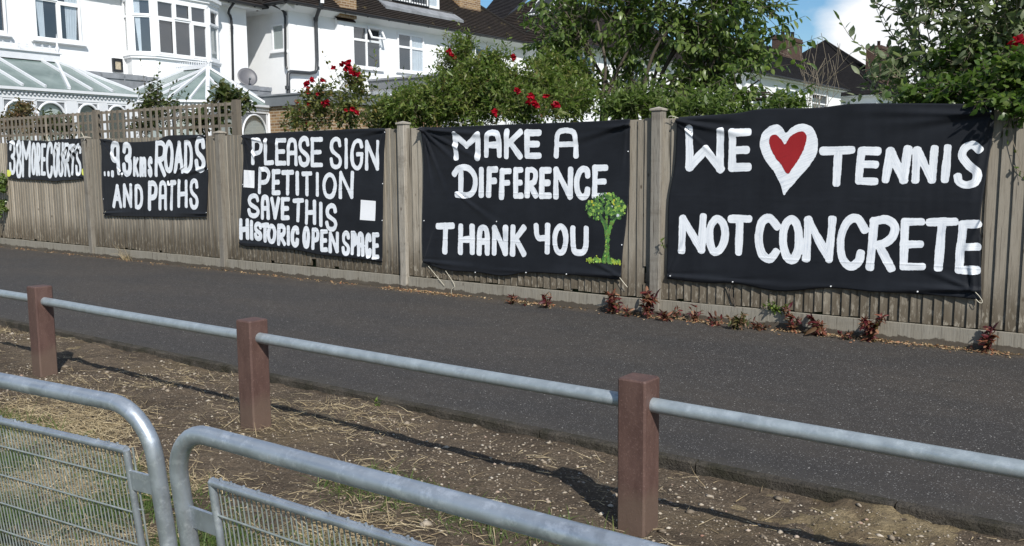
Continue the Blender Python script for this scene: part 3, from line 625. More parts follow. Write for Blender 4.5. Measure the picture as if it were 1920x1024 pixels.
# ------------------------------------------------------------------ banners
BY = 7.522
GL = {
 'A': [('l', [(0, 1), (.5, 0), (1, 1)]), ('l', [(.2, .62), (.82, .62)])],
 'a': [('c', [(0, 1), (.02, .62), (.03, .3), (.14, .07), (.38, 0), (.62, 0), (.86, .07), (.97, .3), (.99, .62), (1, 1)]), ('l', [(.04, .56), (.97, .54)])],
 'C': [('c', [(1, .24), (.92, .06), (.65, 0), (.32, .06), (.06, .3), (0, .55), (.08, .8), (.34, .98), (.66, 1), (.92, .9), (.98, .74)])],
 'D': [('l', [(.02, 0), (.04, 1)]), ('c', [(.02, 0), (.45, .0), (.85, .16), (1, .48), (.88, .82), (.5, 1), (.04, 1)])],
 'd': [('c', [(-.02, .22), (.14, .06), (.42, 0), (.72, .06), (.97, .3), (1, .62), (.88, .88), (.62, 1), (.1, .98)]), ('l', [(.3, .1), (.28, .95)])],
 'E': [('l', [(.03, 0), (.0, 1)]), ('l', [(0, .01), (1, 0)]), ('l', [(0, .5), (.86, .49)]), ('l', [(0, 1), (1, .99)])],
 'F': [('l', [(.12, 0), (0, 1)]), ('l', [(.1, .01), (1, 0)]), ('l', [(.06, .46), (.82, .45)])],
 'G': [('c', [(.96, .2), (.85, .04), (.55, 0), (.24, .1), (.04, .36), (.02, .62), (.12, .86), (.42, 1), (.72, .98), (.94, .8), (1, .5)]), ('l', [(1, .5), (.58, .5)])],
 'H': [('l', [(.02, 0), (0, 1)]), ('l', [(.98, .02), (1, 1)]), ('l', [(.0, .53), (1, .5)])],
 'I': [('l', [(.5, 0), (.5, 1)])],
 'K': [('l', [(.06, 0), (0, 1)]), ('l', [(1, .02), (.12, .52)]), ('l', [(.3, .44), (1, 1)])],
 'L': [('l', [(.0, 0), (.0, 1)]), ('l', [(0, 1), (1, .98)])],
 'M': [('l', [(.05, 1), (0, 0), (.5, .47), (1, 0), (.98, 1)])],
 'm': [('c', [(0, 1), (0, .5), (0, 0)]), ('c', [(0, .3), (.12, .05), (.34, .03), (.46, .25), (.47, 1)]), ('c', [(.48, .3), (.6, .05), (.84, .03), (.98, .25), (1, 1)])],
 'N': [('l', [(0, 1), (.02, 0), (.96, 1), (1, 0)])],
 'O': [('o', [(.5, 0), (.2, .1), (.02, .34), (0, .6), (.16, .9), (.48, 1), (.8, .92), (.98, .64), (1, .36), (.82, .1)])],
 'P': [('l', [(.05, 0), (0, 1)]), ('c', [(.04, .02), (.6, .0), (.95, .12), (1, .3), (.85, .5), (.5, .57), (.04, .58)])],
 'R': [('l', [(.05, 0), (0, 1)]), ('c', [(.04, .02), (.6, .0), (.95, .1), (1, .28), (.85, .46), (.5, .53), (.04, .54)]), ('l', [(.3, .55), (1, 1)])],
 'S': [('c', [(.96, .22), (.84, .05), (.5, 0), (.16, .08), (.04, .25), (.16, .42), (.5, .53), (.86, .64), (1, .8), (.84, .96), (.45, 1), (.12, .92), (0, .74)])],
 'T': [('l', [(0, .02), (1, 0)]), ('l', [(.52, 0), (.48, 1)])],
 'U': [('c', [(0, 0), (0, .35), (.02, .7), (.14, .94), (.45, 1), (.78, .96), (.96, .76), (1, .4), (1, 0)])],
 'V': [('l', [(0, 0), (.48, 1), (1, 0)])],
 'y': [('c', [(0, 0), (.04, .3), (.2, .46), (.5, .48), (.9, .46)]), ('l', [(1, 0), (.96, 1)])],
 '3': [('c', [(0, .2), (.14, .04), (.5, 0), (.86, .08), (.95, .25), (.8, .4), (.4, .47), (.85, .55), (1, .74), (.86, .94), (.45, 1), (.1, .9), (0, .72)])],
 '8': [('o', [(.5, 0), (.14, .08), (.06, .25), (.3, .42), (.7, .56), (1, .76), (.8, .97), (.5, 1), (.18, .97), (0, .76), (.28, .56), (.72, .42), (.94, .24), (.84, .07)])],
 '9': [('o', [(.5, 0), (.12, .06), (0, .26), (.08, .48), (.4, .56), (.8, .5), (.85, .2), (.8, .05)]), ('l', [(.82, .02), (.84, .5), (1, 1)])],
 'k': [('l', [(.06, 0), (0, 1)]), ('l', [(.95, .02), (.1, .5)]), ('l', [(.28, .45), (1, 1)])],
}
def catmull(P, closed=False, k=6):
    P = [np.array(p, float) for p in P]; n = len(P); out = []
    rngi = range(n) if closed else range(n-1)
    for i in rngi:
        p1, p2 = P[i], P[(i+1) % n]; p0 = P[i-1] if (closed or i > 0) else p1; p3 = P[(i+2) % n] if (closed or i+2 < n) else p2
        for j in range(k):
            t = j/k; out.append(.5*((2*p1)+(-p0+p2)*t+(2*p0-5*p1+4*p2-p3)*t*t+(-p0+3*p1-3*p2+p3)*t**3))
    out.append(P[0] if closed else P[-1]); return np.array(out)
def strokes(ch, x0, x1, y0, y1, w):
    h = w/2; a, b, c, d = x0+h, x1-h, y0+h, y1-h
    if ch == 'I': a = b = (x0+x1)/2
    R = []
    for kind, P in GL[ch]:
        Q = [(a+(b-a)*p[0], c+(d-c)*p[1]) for p in P]
        R.append(np.array(Q, float) if kind == 'l' else catmull(Q, kind == 'o'))
    return R
def to_plane(P): return np.array([[*on_y(p[0], p[1], BY)[[0, 2]]] for p in P])
def edge(P, n): # resample polyline in plane coordinates
    P = catmull(P, False, 8); P = to_plane(P); s = np.concatenate([[0], np.cumsum(np.linalg.norm(np.diff(P, axis=0), axis=1))]); s /= s[-1]
    t = np.linspace(0, 1, n); return np.stack([np.interp(t, s, P[:, 0]), np.interp(t, s, P[:, 1])], 1)
class Banner:
    def __init__(s, label, group, top, right, bottom, left, folds, org, sc_):
        s.ox, s.oz = None, None; s.tr = lambda p: (org[0]+p[0]*sc_, org[1]+p[1]*sc_); s.sc = sc_
        s.folds = []
        for f in folds:
            P = to_plane([s.tr(f[0]), s.tr(f[1])]); s.folds.append((P[0], P[1], f[2], f[3], f[4] if len(f) > 4 else 'both'))
        nu, nv = 170, 110
        T, R, B, Lf = (edge([s.tr(p) for p in e], k) for e, k in ((top, nu), (right, nv), (bottom, nu), (left, nv)))
        u = np.linspace(0, 1, nu)[None, :, None]; v = np.linspace(0, 1, nv)[:, None, None]
        G = (1-v)*T[None]+v*B[None]+(1-u)*Lf[:, None]+u*R[:, None]-((1-u)*(1-v)*T[0]+u*(1-v)*T[-1]+(1-u)*v*B[0]+u*v*B[-1])
        s.X, s.Z = G[..., 0], G[..., 1]; s.c = np.array([s.X.mean(), s.Z.mean()])
        s.root = empty('protest_banner', (s.c[0], BY, s.Z.min())); tag(s.root, label, 'banner', group); s.o = np.array([s.c[0], BY, s.Z.min()])
        s.edges = np.concatenate([T, R, B, Lf])
        ed = np.minimum(np.minimum(u[..., 0], 1-u[..., 0])*nu, np.minimum(v[..., 0], 1-v[..., 0])*nv)
        D = s.disp(s.X, s.Z)
        hem = np.where(ed < 1, .006, 0.)
        V = np.stack([s.X-s.o[0], -D-hem*0, s.Z-s.o[2]], -1).reshape(-1, 3); i = np.arange(nu*nv).reshape(nv, nu)
        F = np.stack([i[1:, :-1], i[1:, 1:], i[:-1, 1:], i[:-1, :-1]], -1).reshape(-1, 4)
        o = np_mesh('cloth', V, [F], 'black_cloth', s.root, smooth=True); md = o.modifiers.new('thickness', 'SOLIDIFY'); md.thickness = .0016; md.offset = -1
    def disp(s, X, Z):
        D = .005+.003*(vnoise(X, Z, 1.1, 61)-.5)+.0035*(vnoise(X, Z, 3, 62)-.5)
        D = D+.0008*np.sin(X/.0805*2*math.pi)*vnoise(X, Z, 1.7, 65)**2+.0016*(vnoise(X, Z*.4, 13, 64)-.5)+.006*(vnoise(X*.35, Z+X*.15, 4.5, 66)-.5)
        # creases from folding the cloth flat
        for k, zz in enumerate((.62, 1.12)): D = D+.0020*np.exp(-((Z-zz-.01*np.sin(X*3))/.006)**2)
        for p, q, wd, am, mode in s.folds:
            d = q-p; L2 = np.linalg.norm(d); d = d/L2; n = np.array([-d[1], d[0]])
            a = ((X-p[0])*d[0]+(Z-p[1])*d[1])/L2; c = (X-p[0])*n[0]+(Z-p[1])*n[1]
            ww = wd*(.35+.9*np.clip(a, 0, 1)); env = np.exp(-np.clip(-a, 0, 9)*8)*np.clip(1.15-a, 0, 1)**1.2*np.where(a < -.4, 0, 1)
            am = am*1.5; D = D+am*env*np.exp(-(c/ww)**2)-am*.45*env*np.exp(-((c-ww*1.6)/ww)**2)
        return np.maximum(D, -.004)
    def local(s, P, lift): # P (n,2) plane coords
        return np.stack([P[:, 0]-s.o[0], -s.disp(P[:, 0], P[:, 1])-lift, P[:, 1]-s.o[2]], -1)
    def paint(s, name, strokes_px, wpx, mat='white_paint', lift=.0022, res=.0042, rough=1.0, fill=None):
        """a hand-painted line of lettering: union of brush strokes meshed on the cloth"""
        segs = []; along = 0
        for st in strokes_px:
            w = wpx
            if isinstance(st, tuple): st, w = st
            c = np.mean(st, axis=0); q = to_plane([s.tr(c), s.tr((c[0]+w*.5, c[1])), s.tr((c[0], c[1]+w*.5))])
            hw = (abs(q[1]-q[0]).max()+abs(q[2]-q[0]).max())/2
            P = to_plane([s.tr(p) for p in st]); along += 3
            for a, b in zip(P[:-1], P[1:]):
                l = np.linalg.norm(b-a)
                if l > 1e-6: segs.append((a, b, hw, along, l))
                along += l
        A = np.array([x[0] for x in segs]); B = np.array([x[1] for x in segs]); pad = max(x[2] for x in segs)*1.5+.01
        x0, z0 = np.minimum(A.min(0), B.min(0))-pad; x1, z1 = np.maximum(A.max(0), B.max(0))+pad
        xs = np.arange(x0, x1, res); zs = np.arange(z0, z1, res); X, Z = np.meshgrid(xs, zs)
        S = np.full(X.shape, 9.); U = np.zeros(X.shape); C = np.zeros(X.shape)
        for a, b, hw, al, l in segs:
            lo = np.minimum(a, b)-pad; hi = np.maximum(a, b)+pad
            i0, i1 = np.searchsorted(xs, [lo[0], hi[0]]); j0, j1 = np.searchsorted(zs, [lo[1], hi[1]])
            x = X[j0:j1, i0:i1]-a[0]; z = Z[j0:j1, i0:i1]-a[1]; d = (b-a)/l
            t = x*d[0]+z*d[1]; c = -x*d[1]+z*d[0]; tt = np.clip(t, 0, l)
            e = np.abs(t-tt); ds = np.maximum(np.abs(c), 0)
            dist = (np.abs(e)**2.6+ds**2.6)**(1/2.6)-hw
            m = dist < S[j0:j1, i0:i1]
            S[j0:j1, i0:i1][m] = dist[m]; U[j0:j1, i0:i1][m] = (al+t)[m]; C[j0:j1, i0:i1][m] = c[m]
        S = S+rough*(.009*(vnoise(X, Z, 8, 71)-.5)+.003*(vnoise(X, Z, 40, 72)-.5)+.0022*(vnoise(X, Z, 110, 73)-.5))
        s._mesh(name, X, Z, S, mat, lift, np.stack([U, C, S], -1))
    def _mesh(s, name, X, Z, S, mat, lift, brush, tint=None):
        res = X[0, 1]-X[0, 0]; gx = np.gradient(S, axis=1)/res; gz = np.gradient(S, axis=0)/res; gl = np.maximum(np.hypot(gx, gz), .3)
        nz_, nx_ = X.shape; cell = (S[:-1, :-1]+S[1:, :-1]+S[:-1, 1:]+S[1:, 1:])/4 < 0
        i = np.arange(nx_*nz_).reshape(nz_, nx_); F = np.stack([i[:-1, :-1], i[:-1, 1:], i[1:, 1:], i[1:, :-1]], -1)[cell]
        cnt = np.zeros((nz_, nx_), int)
        for a, b in ((slice(0, -1), slice(0, -1)), (slice(1, None), slice(0, -1)), (slice(0, -1), slice(1, None)), (slice(1, None), slice(1, None))): cnt[a, b] += cell
        bd = (cnt > 0) & (cnt < 4); mv = np.where(bd, np.clip(S, -res*.9, res*.9), 0)
        X = X-mv*gx/gl**2; Z = Z-mv*gz/gl**2
        used = np.unique(F); mp_ = np.full(nx_*nz_, -1); mp_[used] = np.arange(len(used))
        P = np.stack([X.ravel()[used], Z.ravel()[used]], -1); ex = [('brush', 'FLOAT_VECTOR', brush.reshape(-1, 3)[used], 'vector')]
        if tint is not None: ex.append(('tint', 'FLOAT_COLOR', tint.reshape(-1, 4)[used], 'color'))
        np_mesh(name, s.local(P, lift), [mp_[F]], mat, s.root, smooth=True, extra=ex)
    def words(s, name, spec, w, **k):
        st = []
        for it in spec:
            ch, x0, x1, y0, y1 = it[:5]; ww = it[5] if len(it) > 5 else w
            st += [(q, ww) for q in strokes(ch, x0, x1, y0, y1, ww)]
        s.paint(name, st, w, **k)
    def shape(s, name, poly, mat, lift, res=.005):
        P = to_plane([s.tr(p) for p in catmull(poly, True, 8)]); x0, z0 = P.min(0)-.03; x1, z1 = P.max(0)+.03
        X, Z = np.meshgrid(np.arange(x0, x1, res), np.arange(z0, z1, res)); S = np.full(X.shape, 9.); ins = np.zeros(X.shape, bool)
        for a, b in zip(P, np.roll(P, -1, 0)):
            d = b-a; l = d@d+1e-12; t = np.clip(((X-a[0])*d[0]+(Z-a[1])*d[1])/l, 0, 1); S = np.minimum(S, np.hypot(X-a[0]-t*d[0], Z-a[1]-t*d[1]))
            cr = ((a[1] > Z) != (b[1] > Z)) & (X < (b[0]-a[0])*(Z-a[1])/(b[1]-a[1]+1e-12)+a[0]); ins ^= cr
        S = np.where(ins, -S, S)+.008*(vnoise(X, Z, 18, 75)-.5)+.004*(vnoise(X, Z, 70, 76)-.5)
        s._mesh(name, X, Z, S, mat, lift, np.stack([X+Z*.4, Z*.8-X*.3, S], -1))
    def sheet(s, name, quad):
        P = to_plane([s.tr(p) for p in quad]); n = 9; u = np.linspace(0, 1, n)[None, :, None]; v = np.linspace(0, 1, n)[:, None, None]
        G = ((1-u)*(1-v)*P[0]+u*(1-v)*P[1]+u*v*P[2]+(1-u)*v*P[3]).reshape(-1, 2); i = np.arange(n*n).reshape(n, n)
        F = np.stack([i[1:, :-1], i[1:, 1:], i[:-1, 1:], i[:-1, :-1]], -1).reshape(-1, 4)
        o = np_mesh(name, s.local(G, .003), [F], 'paper', s.root)
    def cord(s, pts_px, r=.0024, lift=.012):
        P = to_plane([s.tr(p) for p in pts_px]); m = MB()
        m.tube(smooth_path([(p[0]-s.o[0], -lift-.004*(i % 2), p[1]-s.o[2]) for i, p in enumerate(P)]), r, 6); m.build('tie_cord', 'cord', s.root)
    def nails(s, pts):
        for p in pts:
            q = s.local(to_plane([s.tr(p)]), .002)[0]; m = MB(); m.tube([q, q+np.array([0, -.004, 0])], .006, 8); m.build('fixing_pin', 'paper', s.root)
GB = 'hand painted black banners hung along the fence'
# banner 5
b = Banner('black cloth banner painted WE heart TENNIS NOT CONCRETE', GB,
  [(100, 82), (180, 76), (330, 66), (430, 50), (640, 45), (780, 30), (1000, 28), (1250, 32), (1322, 42)],
  [(1322, 42), (1314, 150), (1290, 300), (1268, 460), (1268, 600), (1272, 784)],
  [(62, 702), (200, 718), (330, 722), (500, 750), (690, 738), (860, 752), (1030, 762), (1150, 770), (1272, 784)],
  [(100, 82), (100, 150), (92, 280), (70, 400), (66, 560), (62, 702)],
  [((100, 95), (420, 160), .035, .020), ((105, 90), (330, 85), .03, .016), ((100, 100), (260, 240), .02, .009), ((1310, 60), (900, 110), .045, .018), ((1310, 70), (760, 60), .03, .012), ((1300, 90), (1220, 420), .03, .016),
   ((1240, 745), (900, 735), .03, .018), ((1240, 745), (1225, 560), .03, .012), ((1240, 745), (1000, 640), .03, .009), ((70, 690), (330, 715), .03, .014), ((70, 690), (140, 540), .02, .010), ((322, 712), (560, 735), .03, .012), ((322, 712), (150, 700), .02, .008), ((695, 730), (480, 735), .02, .008), ((1028, 750), (840, 745), .02, .008), ((1270, 480), (1190, 640), .03, .014)],
  (1220, 180), .48815)
b.paint('painted_word', [np.array(p, float) for p in ([(148, 128), (150, 198), (151, 272)], [(151, 272), (212, 206), (268, 280)], [(270, 138), (266, 278)], [(316, 140), (314, 275)], [(316, 142), (376, 139)], [(316, 208), (368, 207)], [(314, 274), (374, 273)])], 31)
b.paint('painted_word', [np.array(p, float) for p in ([(664, 211), (772, 208)], [(722, 214), (714, 334)], [(810, 212), (800, 326)], [(812, 210), (870, 212)], [(808, 262), (862, 264)], [(800, 327), (860, 328)], [(903, 322), (922, 212), (972, 322), (988, 205)], [(1018, 322), (1024, 210), (1080, 322), (1092, 203)], [(1142, 200), (1131, 320)])]+[catmull([(1262, 205), (1238, 188), (1208, 200), (1197, 230), (1222, 265), (1254, 295), (1248, 330), (1215, 342), (1187, 332), (1180, 312)])], 31)
b.paint('painted_word', [np.array(p, float) for p in ([(121, 592), (125, 470), (196, 590), (203, 466)], [(312, 472), (378, 472)], [(345, 475), (338, 600)])]+[catmull([(257, 472), (232, 500), (227, 550), (242, 596), (268, 590), (286, 545), (282, 495)], True)], 29)
b.paint('painted_word', [np.array(p, float) for p in ([(598, 622), (606, 478), (686, 626), (699, 476)], [(860, 480), (843, 655)], [(880, 578), (924, 660)], [(978, 485), (972, 655)], [(978, 484), (1040, 483)], [(974, 570), (1034, 569)], [(972, 655), (1042, 655)], [(1072, 485), (1166, 483)], [(1120, 488), (1106, 658)], [(1200, 495), (1184, 668)], [(1200, 493), (1256, 491)], [(1194, 580), (1254, 580)], [(1184, 668), (1252, 669)])]
  +[catmull([(486, 500), (458, 470), (428, 486), (416, 545), (428, 605), (458, 626), (482, 600)]), catmull([(540, 474), (516, 500), (508, 560), (522, 615), (548, 628), (568, 590), (570, 530), (560, 490)], True), catmull([(822, 512), (796, 472), (760, 480), (732, 540), (736, 620), (768, 655), (800, 635), (808, 604)]), catmull([(858, 482), (905, 475), (938, 500), (930, 540), (900, 565), (862, 574)])], 32)
b.shape('painted_heart', [(420, 190), (428, 150), (455, 118), (485, 110), (508, 122), (522, 142), (545, 120), (585, 106), (622, 122), (642, 165), (638, 220), (605, 275), (560, 325), (528, 362), (512, 380), (502, 345), (478, 295), (440, 245)], 'white_paint', .0022)
b.shape('painted_heart_centre', [(456, 178), (464, 154), (486, 150), (504, 170), (517, 186), (535, 160), (562, 140), (590, 137), (600, 160), (590, 205), (560, 255), (527, 297), (502, 262), (472, 222)], 'red_paint', .0036)
b.cord([(1236, 742), (1262, 765), (1278, 790), (1268, 797), (1250, 780)]); b.cord([(108, 85), (82, 76), (70, 82)], .003); b.nails([(322, 712), (695, 730), (1028, 750), (1310, 60), (80, 690)])
# banner 4
b = Banner('black cloth banner painted MAKE A DIFFERENCE THANK YOU with a green tree', GB,
  [(122, 98), (260, 98), (480, 88), (760, 78), (1000, 68), (1132, 58)], [(1132, 58), (1130, 200), (1128, 380), (1112, 560), (1096, 700), (1088, 832)],
  [(138, 748), (190, 768), (260, 786), (400, 796), (520, 812), (640, 796), (830, 806), (980, 822), (1088, 832)], [(122, 98), (138, 220), (138, 420), (134, 600), (138, 748)],
  [((135, 110), (520, 310), .03, .014), ((135, 110), (330, 300), .03, .016), ((135, 110), (620, 150), .04, .016), ((135, 110), (250, 430), .03, .013), ((135, 112), (180, 420), .025, .013), ((135, 108), (420, 130), .02, .010),
   ((1115, 90), (820, 170), .035, .016), ((1115, 90), (900, 110), .03, .014), ((1115, 95), (1090, 330), .02, .010), ((145, 740), (420, 775), .03, .014), ((145, 740), (220, 520), .03, .010), ((1075, 812), (760, 790), .035, .016), ((1075, 812), (880, 700), .03, .009), ((330, 440), (560, 620), .04, .009), ((600, 790), (420, 780), .02, .008)],
  (740, 200), .39068)
b.words('painted_word', [('M', 278, 416, 122, 258), ('a', 428, 518, 112, 246), ('K', 524, 618, 108, 252), ('E', 624, 708, 112, 250)], 27)
b.words('painted_word', [('a', 764, 885, 102, 248)], 27)
b.words('painted_word', [('d', 278, 402, 278, 438), ('I', 404, 432, 290, 436), ('F', 440, 502, 288, 436), ('F', 502, 566, 296, 446), ('E', 570, 622, 290, 442), ('R', 624, 692, 290, 438), ('E', 694, 756, 292, 442), ('N', 762, 860, 290, 444), ('C', 862, 942, 286, 446), ('E', 948, 1026, 280, 442)], 27)
b.words('painted_word', [('T', 198, 292, 558, 706), ('H', 304, 388, 562, 710), ('a', 394, 460, 568, 714), ('N', 466, 548, 570, 714), ('K', 554, 634, 566, 718)], 27)
b.words('painted_word', [('y', 668, 750, 560, 708), ('O', 758, 836, 562, 714), ('U', 844, 934, 572, 714)], 27)
# painted tree: trunk strokes, then many dabs of green and yellow
def tint_patch(b, name, items, lift):
    """dabs: (px polyline or point, radius px, colour) meshed as small discs of paint"""
    Vs = []; Fs = []; T = []; k = 0
    for j, (p, rad, c) in enumerate(items):
        q = to_plane([b.tr(p), b.tr((p[0]+rad, p[1]))]); R = abs(q[1, 0]-q[0, 0]); n = 7; a0 = random.random()*6; el = random.uniform(.6, 1.3)
        ring = np.array([[q[0, 0]+R*el*math.cos(a0+t*2*math.pi/n)*random.uniform(.7, 1.1), q[0, 1]+R*math.sin(a0+t*2*math.pi/n)*random.uniform(.7, 1.1)] for t in range(n)])
        Vs.append(b.local(np.vstack([q[:1], ring]), lift+.0006*(j/len(items))+.0006*random.random())); T += [(*c, 1)]*(n+1)
        Fs += [(k, k+1+t, k+1+(t+1) % n) for t in range(n)]; k += n+1
    np_mesh(name, np.concatenate(Vs), [np.array(Fs)[:, ::-1]], 'daubed_paint', b.root, extra=[('tint', 'FLOAT_COLOR', np.array(T), 'color')])
G1, G2, G3, YL, WH, DK = (.055, .13, .04), (.12, .25, .05), (.30, .46, .09), (.50, .47, .05), (.55, .60, .60), (.022, .045, .025)
it = []
for _ in range(620):
    a = random.uniform(0, 6.283); rr = math.sqrt(random.random()); x = 1016+94*rr*math.cos(a)+random.gauss(0, 3); y = 488+66*rr*math.sin(a)-(8 if abs(math.cos(a)) < .5 else 0)
    if y > 520 and abs(x-1012) < 26: continue
    it.append(((x, y), random.uniform(3.5, 9), random.choices([DK, G1, G2, G3, YL, WH], [4.5, 5, 4, 1.8, .45 if y < 500 else .1, .3 if x > 1050 else .03])[0]))
it = [i for i in it]
it.sort(key=lambda i: {DK: 0, G1: 1, G2: 2, G3: 3, YL: 4, WH: 5}[i[2]]+random.random()*1.6)
tr_ = []
for pts, c, w0 in (([(1002, 745), (1016, 690), (1022, 620), (1012, 570), (990, 528)], G1, 11), ([(1030, 748), (1024, 690), (1026, 620), (1036, 580), (1058, 530)], G2, 11), ([(1012, 745), (1020, 680), (1020, 600), (1018, 530)], G2, 8), ([(1006, 742), (1014, 700), (1018, 640)], G3, 5), ([(1040, 748), (1028, 705), (1024, 650)], G1, 6), ([(1024, 650), (1030, 600), (1046, 552)], G2, 5), ([(1016, 640), (1008, 580), (996, 545)], G2, 4)):
    for p in catmull(pts, False, 14): tr_.append(((p[0]+random.gauss(0, 1), p[1]), w0*random.uniform(.6, .95), tuple(x*random.uniform(.7, 1.25) for x in c)))
for _ in range(150):
    x = random.uniform(922, 1088); y = (738+.06*(x-922)) + random.gauss(0, 5) - 14*math.exp(-((x-965)/25)**2)*random.random() - 8*math.exp(-((x-1060)/20)**2)*random.random()
    if 995 < x < 1038: continue
    tr_.append(((x, y), random.uniform(2.5, 6), random.choice([G2, G3, (.20, .30, .03), (.36, .42, .05)])))
tint_patch(b, 'painted_tree', tr_+it, .0026)
b.cord([(165, 765), (205, 812), (242, 858)]); b.cord([(248, 788), (300, 862), (275, 872), (276, 908)]); b.cord([(1080, 815), (1098, 838), (1120, 866)], .003)
b.nails([(492, 551), (1092, 663), (390, 795), (633, 796), (828, 803), (143, 547), (1122, 215)])
# banner 3
b = Banner('black cloth banner painted PLEASE SIGN PETITION SAVE THIS HISTORIC OPEN SPACE', GB,
  [(85, 112), (300, 98), (600, 84), (860, 72), (1002, 70)], [(1002, 70), (992, 250), (988, 450), (984, 700), (980, 932)],
  [(64, 812), (120, 826), (250, 832), (440, 852), (580, 880), (700, 892), (850, 912), (980, 932)], [(85, 112), (92, 250), (84, 420), (74, 640), (64, 812)],
  [((92, 125), (260, 430), .03, .010), ((92, 125), (420, 200), .03, .010), ((990, 85), (800, 110), .03, .014), ((990, 90), (940, 330), .03, .009), ((90, 120), (150, 460), .02, .009), ((75, 800), (330, 830), .03, .010), ((975, 915), (700, 880), .03, .010), ((990, 80), (640, 95), .02, .009)],
  (430, 220), .29295)
b.words('painted_word', [('P', 142, 218, 135, 302), ('L', 222, 290, 137, 304), ('E', 294, 370, 135, 306), ('a', 368, 442, 134, 308), ('S', 442, 520, 124, 316), ('E', 522, 604, 130, 318)], 24)
b.words('painted_word', [('S', 643, 724, 128, 330), ('I', 736, 764, 136, 328), ('G', 774, 862, 138, 336), ('N', 868, 964, 148, 338)], 24)
b.words('painted_word', [('P', 184, 266, 320, 490), ('E', 272, 332, 336, 496), ('T', 334, 418, 340, 498), ('I', 425, 450, 348, 498), ('T', 463, 536, 348, 503), ('I', 552, 580, 352, 504), ('O', 597, 692, 356, 520), ('N', 702, 802, 346, 520)], 24)
b.words('painted_word', [('S', 118, 200, 490, 642), ('a', 202, 264, 500, 652), ('V', 264, 330, 512, 652), ('E', 330, 392, 512, 656)], 24)
b.words('painted_word', [('T', 404, 482, 520, 670), ('H', 484, 560, 528, 686), ('I', 576, 602, 544, 700), ('S', 616, 696, 554, 728)], 24)
b.words('painted_word', [('H', 64, 132, 648, 782), ('I', 132, 160, 660, 784), ('S', 158, 216, 670, 788), ('T', 204, 260, 678, 797), ('O', 242, 306, 684, 808), ('R', 306, 368, 684, 820), ('I', 368, 394, 694, 818), ('C', 394, 452, 696, 828)], 25)
b.words('painted_word', [('O', 470, 522, 696, 838), ('P', 526, 582, 708, 846), ('E', 582, 636, 718, 860), ('N', 636, 708, 732, 866)], 25)
b.words('painted_word', [('S', 720, 778, 728, 884), ('P', 778, 822, 728, 880), ('a', 818, 868, 734, 888), ('C', 868, 914, 742, 898), ('E', 914, 964, 740, 906)], 24)
b.sheet('paper_sheet', [(97, 337), (164, 342), (164, 453), (94, 447)]); b.sheet('paper_sheet', [(844, 528), (940, 536), (936, 663), (839, 656)])
b.nails([(985, 425), (982, 660), (995, 95), (90, 430)])
# banner 2
b = Banner('black cloth banner painted 9.3kms ROADS AND PATHS', GB,
  [(50, 92), (150, 100), (260, 128), (400, 130), (560, 124), (700, 106), (800, 60), (960, 50), (1246, 46)], [(1246, 46), (1240, 160), (1245, 330), (1270, 460), (1268, 650), (1256, 860), (1250, 975)],
  [(92, 962), (300, 968), (520, 972), (800, 976), (1050, 976), (1250, 975)], [(50, 92), (62, 250), (66, 450), (72, 700), (86, 850), (92, 962)],
  [((60, 100), (260, 400), .03, .010), ((60, 100), (420, 160), .04, .012), ((1240, 60), (900, 110), .03, .012), ((1240, 420), (800, 560), .04, .012), ((830, 560), (820, 880), .03, .016), ((100, 930), (460, 920), .03, .014), ((1240, 940), (900, 930), .03, .012), ((280, 470), (470, 700), .04, .009), ((980, 420), (830, 540), .03, .010)],
  (180, 245), .16604)
b.words('painted_numerals', [('9', 160, 288, 128, 494), ('3', 296, 416, 136, 512)], 50)
b.paint('painted_dots', [(np.array([(104, 478), (105, 495)]), 28), (np.array([(146, 480), (146, 495)]), 32), (np.array([(192, 478), (192, 498)]), 42), (np.array([(302, 490), (302, 508)]), 22)], 30, rough=.6)
b.words('painted_word', [('k', 420, 492, 300, 514, 34), ('m', 492, 578, 300, 520, 32), ('S', 588, 650, 298, 522, 34)], 34)
b.words('painted_word', [('R', 664, 800, 118, 514), ('O', 770, 886, 114, 472), ('A', 880, 1004, 122, 476), ('D', 992, 1104, 116, 470), ('S', 1112, 1244, 74, 466, 50)], 44)
b.words('painted_word', [('A', 188, 304, 614, 868), ('N', 306, 420, 604, 866), ('D', 436, 542, 612, 880)], 38)
b.words('painted_word', [('P', 584, 704, 572, 900, 46), ('a', 706, 812, 572, 892), ('T', 802, 914, 566, 896), ('H', 920, 1044, 556, 866), ('S', 1056, 1166, 544, 886)], 40)
b.cord([(98, 955), (108, 930), (118, 910)], .003); b.nails([(90, 772), (1262, 434), (1240, 60), (1250, 925)])
# banner 1
b = Banner('short black cloth banner painted 38 MORE COURTS below the trellis', GB,
  [(140, 142), (420, 138), (800, 146), (1000, 158), (1180, 122), (1400, 108), (1730, 100)], [(1730, 100), (1726, 400), (1738, 660), (1744, 905)],
  [(152, 880), (280, 908), (500, 925), (800, 935), (1100, 962), (1250, 945), (1450, 935), (1744, 905)], [(140, 142), (150, 400), (150, 650), (152, 880)],
  [((1720, 120), (1500, 330), .03, .020), ((1560, 330), (1250, 640), .05, .024), ((1480, 260), (1180, 720), .05, .018), ((1330, 300), (1120, 620), .04, .016), ((1180, 200), (980, 560), .04, .014), ((150, 150), (420, 300), .03, .010), ((1700, 880), (1400, 800), .03, .012)],
  (0, 250), .09375)
b.words('painted_numerals', [('3', 184, 330, 150, 820), ('8', 318, 452, 138, 886)], 58)
b.words('painted_word', [('M', 432, 630, 160, 868), ('O', 622, 738, 196, 820), ('R', 722, 826, 200, 840), ('E', 818, 930, 214, 836)], 56)
b.words('painted_word', [('C', 920, 1072, 186, 886), ('O', 1060, 1182, 192, 866), ('U', 1160, 1290, 192, 862), ('R', 1282, 1424, 200, 858), ('T', 1392, 1524, 220, 832), ('S', 1504, 1640, 212, 850)], 56)
